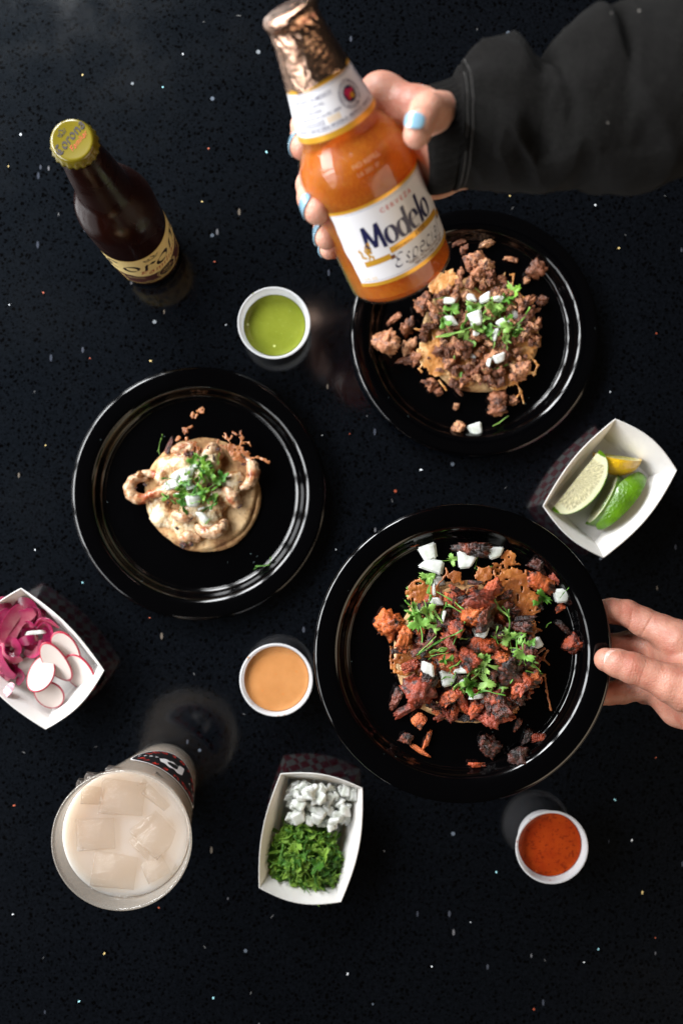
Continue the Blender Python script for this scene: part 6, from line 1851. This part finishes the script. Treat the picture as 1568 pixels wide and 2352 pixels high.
def left_plate_hand():
    z2 = lambda x, y, z: V3(1333 + x * .1667, 1333 + y * .1667, z)
    thumb = [(z2(1420, 1480, 166), 17.5), (z2(1230, 1420, 164), 14.5), (z2(960, 1300, 160), 11.6), (z2(710, 1210, 157), 11.6), (z2(500, 1140, 153), 10.6), (z2(350, 1095, 149.5), 9.0)]
    idx = [(z2(1330, 830, 142), 15), (z2(1130, 700, 136), 12.5), (z2(850, 570, 128), 11.3), (z2(640, 450, 124), 10.2), (z2(430, 420, 122), 9.8), (z2(250, 420, 123), 8.6)]
    mid = [(z2(1150, 980, 122), 13), (z2(900, 900, 112), 10.8), (z2(640, 880, 108), 10.2), (z2(420, 900, 113), 9.4), (z2(300, 900, 118), 8.6)]
    rin = [(z2(1000, 1400, 112), 11.5), (z2(760, 1480, 106), 10.2), (z2(560, 1530, 105), 9.8), (z2(380, 1560, 110), 9.0), (z2(260, 1580, 117), 8.2)]
    lit = [(z2(1100, 1560, 106), 10.5), (z2(960, 1560, 98), 8.6), (z2(870, 1560, 93), 8.2), (z2(800, 1550, 95), 7.4)]
    palm = [[(z2(1750, 1330, 138), 30), (z2(1450, 1180, 134), 24), (z2(1180, 960, 124), 14)], [(z2(1450, 1180, 134), 23), (z2(1330, 830, 142), 15)],
            [(z2(1650, 1500, 130), 26), (z2(1250, 1440, 116), 15), (z2(1010, 1420, 110), 11.5)], [(z2(2300, 1900, 150), 30), (z2(1750, 1400, 142), 31)],
            [(z2(1420, 1480, 160), 16), (z2(1600, 1350, 150), 22)], [(z2(1150, 980, 120), 12), (z2(1060, 1250, 114), 12), (z2(1000, 1420, 110), 11)],
            [(z2(1330, 1750, 118), 15), (z2(1100, 1560, 106), 11)], [(z2(1700, 1750, 130), 24), (z2(1300, 1600, 116), 14)]]
    td = (thumb[3][0] - thumb[4][0]).normalized()
    cr = [(thumb[3][0] + td * o_ + Vector((0, 0, 10)), td, 16, .55, .55) for o_ in (-3.2, -.8, 1.4, 3.8)]
    idd = (idx[3][0] - idx[4][0]).normalized(); cr += [(idx[3][0] + Vector((0, -4, 6)), idd, 14, .7, .6), (z2(900, 640, 138), (idx[2][0] - idx[3][0]).normalized(), 16, .7, .7)]
    o = fist("person", [thumb, idx, mid, rin, lit], palm, None, m_skin, 0.9, cr, k=5, pk=8)
    tag(o, "person's bare hand gripping the right rim of the held plate, thumb on top", "person")
    tip = thumb[-1][0]; d = tip - thumb[-2][0]
    nail(o, tip + Vector((2.5, 0, 0)), d, Vector((.1, .12, 1)), 9.6, 13.5, .78, m_nail, slope=.10)
    return o
person2 = left_plate_hand()

# ------------------------------------------------------------------ sweatshirt sleeve
def interp(tab, x):
    x = min(max(x, tab[0][0]), tab[-1][0])
    for i, (a, b) in enumerate(zip(tab[:-1], tab[1:])):
        if a[0] <= x <= b[0]:
            t = (x - a[0]) / (b[0] - a[0]); h = b[0] - a[0]
            p0 = tab[max(0, i - 1)]; p3 = tab[min(len(tab) - 1, i + 2)]
            out = []
            for k in range(1, len(a)):
                m1 = (b[k] - p0[k]) / (b[0] - p0[0]) * h; m2 = (p3[k] - a[k]) / (p3[0] - a[0]) * h
                out.append((2 * t ** 3 - 3 * t * t + 1) * a[k] + (t ** 3 - 2 * t * t + t) * m1 + (-2 * t ** 3 + 3 * t * t) * b[k] + (t ** 3 - t * t) * m2)
            return out
def sleeve():
    # s: (u_top, v_top, u_bottom, v_bottom, z, half depth mm)
    tab = [(0.00, 935, 217, 985, 436, 282, 27), (0.06, 962, 211, 998, 443, 284, 30), (0.16, 1033, 190, 1040, 434, 288, 33), (0.19, 1040, 172, 1050, 424, 289, 35), (0.30, 1100, 120, 1110, 421, 294, 40), (0.37, 1165, 115, 1150, 423, 298, 42), (0.43, 1218, 150, 1195, 428, 300, 38),
           (0.52, 1275, 98, 1250, 432, 306, 42), (0.62, 1350, 44, 1330, 418, 314, 48), (0.72, 1440, 37, 1400, 430, 322, 50), (0.84, 1535, -2, 1500, 424, 332, 52), (0.93, 1640, -60, 1600, 390, 342, 55), (1.0, 1850, -120, 1800, 330, 358, 58)]
    na = 160
    def build(s0, s1, ns, name, mat, parent, ribs=False, lip=False, extra=0.0):
        vs, fs = [], []
        rows = []
        ss = [s0 + (s1 - s0) * i / ns for i in range(ns + 1)]
        seq = [(s, 1.0) for s in ss]
        if lip: seq = [(s0 + .05, .86), (s0 + .01, .88), (s0 - .004, .94)] + seq
        for s, sc in seq:
            ut, vt, ub, vb, z, dp = interp(tab, s)
            a = V3(ut, vt, z); b = V3(ub, vb, z)
            c = (a + b) / 2; hy = (a - b) / 2; hl = hy.length
            row = []
            for k in range(na):
                th = 2 * math.pi * k / na
                # folds: ridges running round the arm with a drift, sharper towards the elbow
                fz = math.sin(th)                      # +1 faces the camera
                sup = 1.0
                f = 0
                if not ribs:
                    y = math.cos(th)
                    for (sc_, slope, w, dp_) in ((.440, .12, .020, -7.0), (.640, .05, .020, -6.0), (.875, .05, .022, -6), (.56, .06, .05, 3.0), (.36, .07, .04, 2.0), (.76, .03, .07, 3.5)):
                        d = (s - (sc_ + slope * (y - 1) * -.6))
                        f += dp_ * math.exp(-(d / w) ** 2) * max(0, min(1, (y + .75) * .75))
                    f += 1.6 - 8.0 * abs(float(mnoise.noise(Vector((s * 9 + y * 1.8, y * .9, fz * .7 + 3))))) + 2.4 * float(mnoise.noise(Vector((s * 7, math.cos(th) * 1.3, math.sin(th) * 1.3)))) + .6 * float(mnoise.noise(Vector((s * 30, math.cos(th) * 3, math.sin(th) * 3))))
                else:
                    f += .30 * math.cos(th * 40)
                    f += .8 * float(mnoise.noise(Vector((s * 12, math.cos(th) * 1.5, math.sin(th) * 1.5))))
                r1 = hl * sc + extra + (f * .35 if abs(math.cos(th)) > .85 else f); r2 = dp * sc + extra + f
                p = c + hy.normalized() * math.cos(th) * r1 + Vector((0, 0, 1)) * math.sin(th) * r2
                if abs(s - s0) < .0001 or True:
                    pass
                vs.append(p * MM); row.append(len(vs) - 1)
            rows.append(row)
        for A, B in zip(rows[:-1], rows[1:]):
            for k in range(na):
                k2 = (k + 1) % na; fs.append((A[k], A[k2], B[k2], B[k]))
        return mk(name, vs, fs, mat, parent)
    c = build(0.0, .205, 34, "sleeve_cuff", m_fab, person1, True, True, -.6)
    s_ = build(.185, 1.0, 190, "sleeve", m_fab, person1, False, True, .6)
    # two lines of stitches beside the cuff seam
    vs, fs = [], []
    for q_, s0 in enumerate((.200, .222)):
        for k in range(0, 150):
            th = math.radians(-40 + k * 1.75)
            pts = []
            for dth in (0, .016):
                ut, vt, ub, vb, z, dp = interp(tab, s0); a = V3(ut, vt, z); b = V3(ub, vb, z); c_ = (a + b) / 2; hy = (a - b) / 2
                T = th + dth
                # same fold sum as the sleeve
                y = math.cos(T); f = 0
                for (sc_, slope, w, dp_) in ((.440, .12, .020, -7.0), (.36, .07, .04, 2.0)):
                    d = (s0 - (sc_ + slope * (y - 1) * -.6)); f += dp_ * math.exp(-(d / w) ** 2) * max(0, min(1, (y + .75) * .75))
                f += 1.6 - 8.0 * abs(float(mnoise.noise(Vector((s0 * 9 + y * 1.8, y * .9, math.sin(T) * .7 + 3))))) + 2.4 * float(mnoise.noise(Vector((s0 * 7, math.cos(T) * 1.3, math.sin(T) * 1.3)))) + .6 * float(mnoise.noise(Vector((s0 * 30, math.cos(T) * 3, math.sin(T) * 3))))
                r1 = hy.length + .6 + (f * .35 if abs(math.cos(T)) > .85 else f); r2 = dp + .6 + f
                pts.append(c_ + hy.normalized() * math.cos(T) * (r1 + .25) + Vector((0, 0, 1)) * math.sin(T) * (r2 + .25))
            a, b = pts; d = (b - a); n_ = Vector((1, 0, 0)) * .22; up = Vector((0, 0, .3)); o = len(vs)
            vs += [(a - n_) * MM, (b - n_) * MM, (b + n_) * MM, (a + n_) * MM, ((a + b) / 2 + up) * MM]
            fs += [(o, o + 1, o + 4), (o + 1, o + 2, o + 4), (o + 2, o + 3, o + 4), (o + 3, o, o + 4)]
    st = mk("stitching", vs, fs, m_thread, person1)
sleeve()
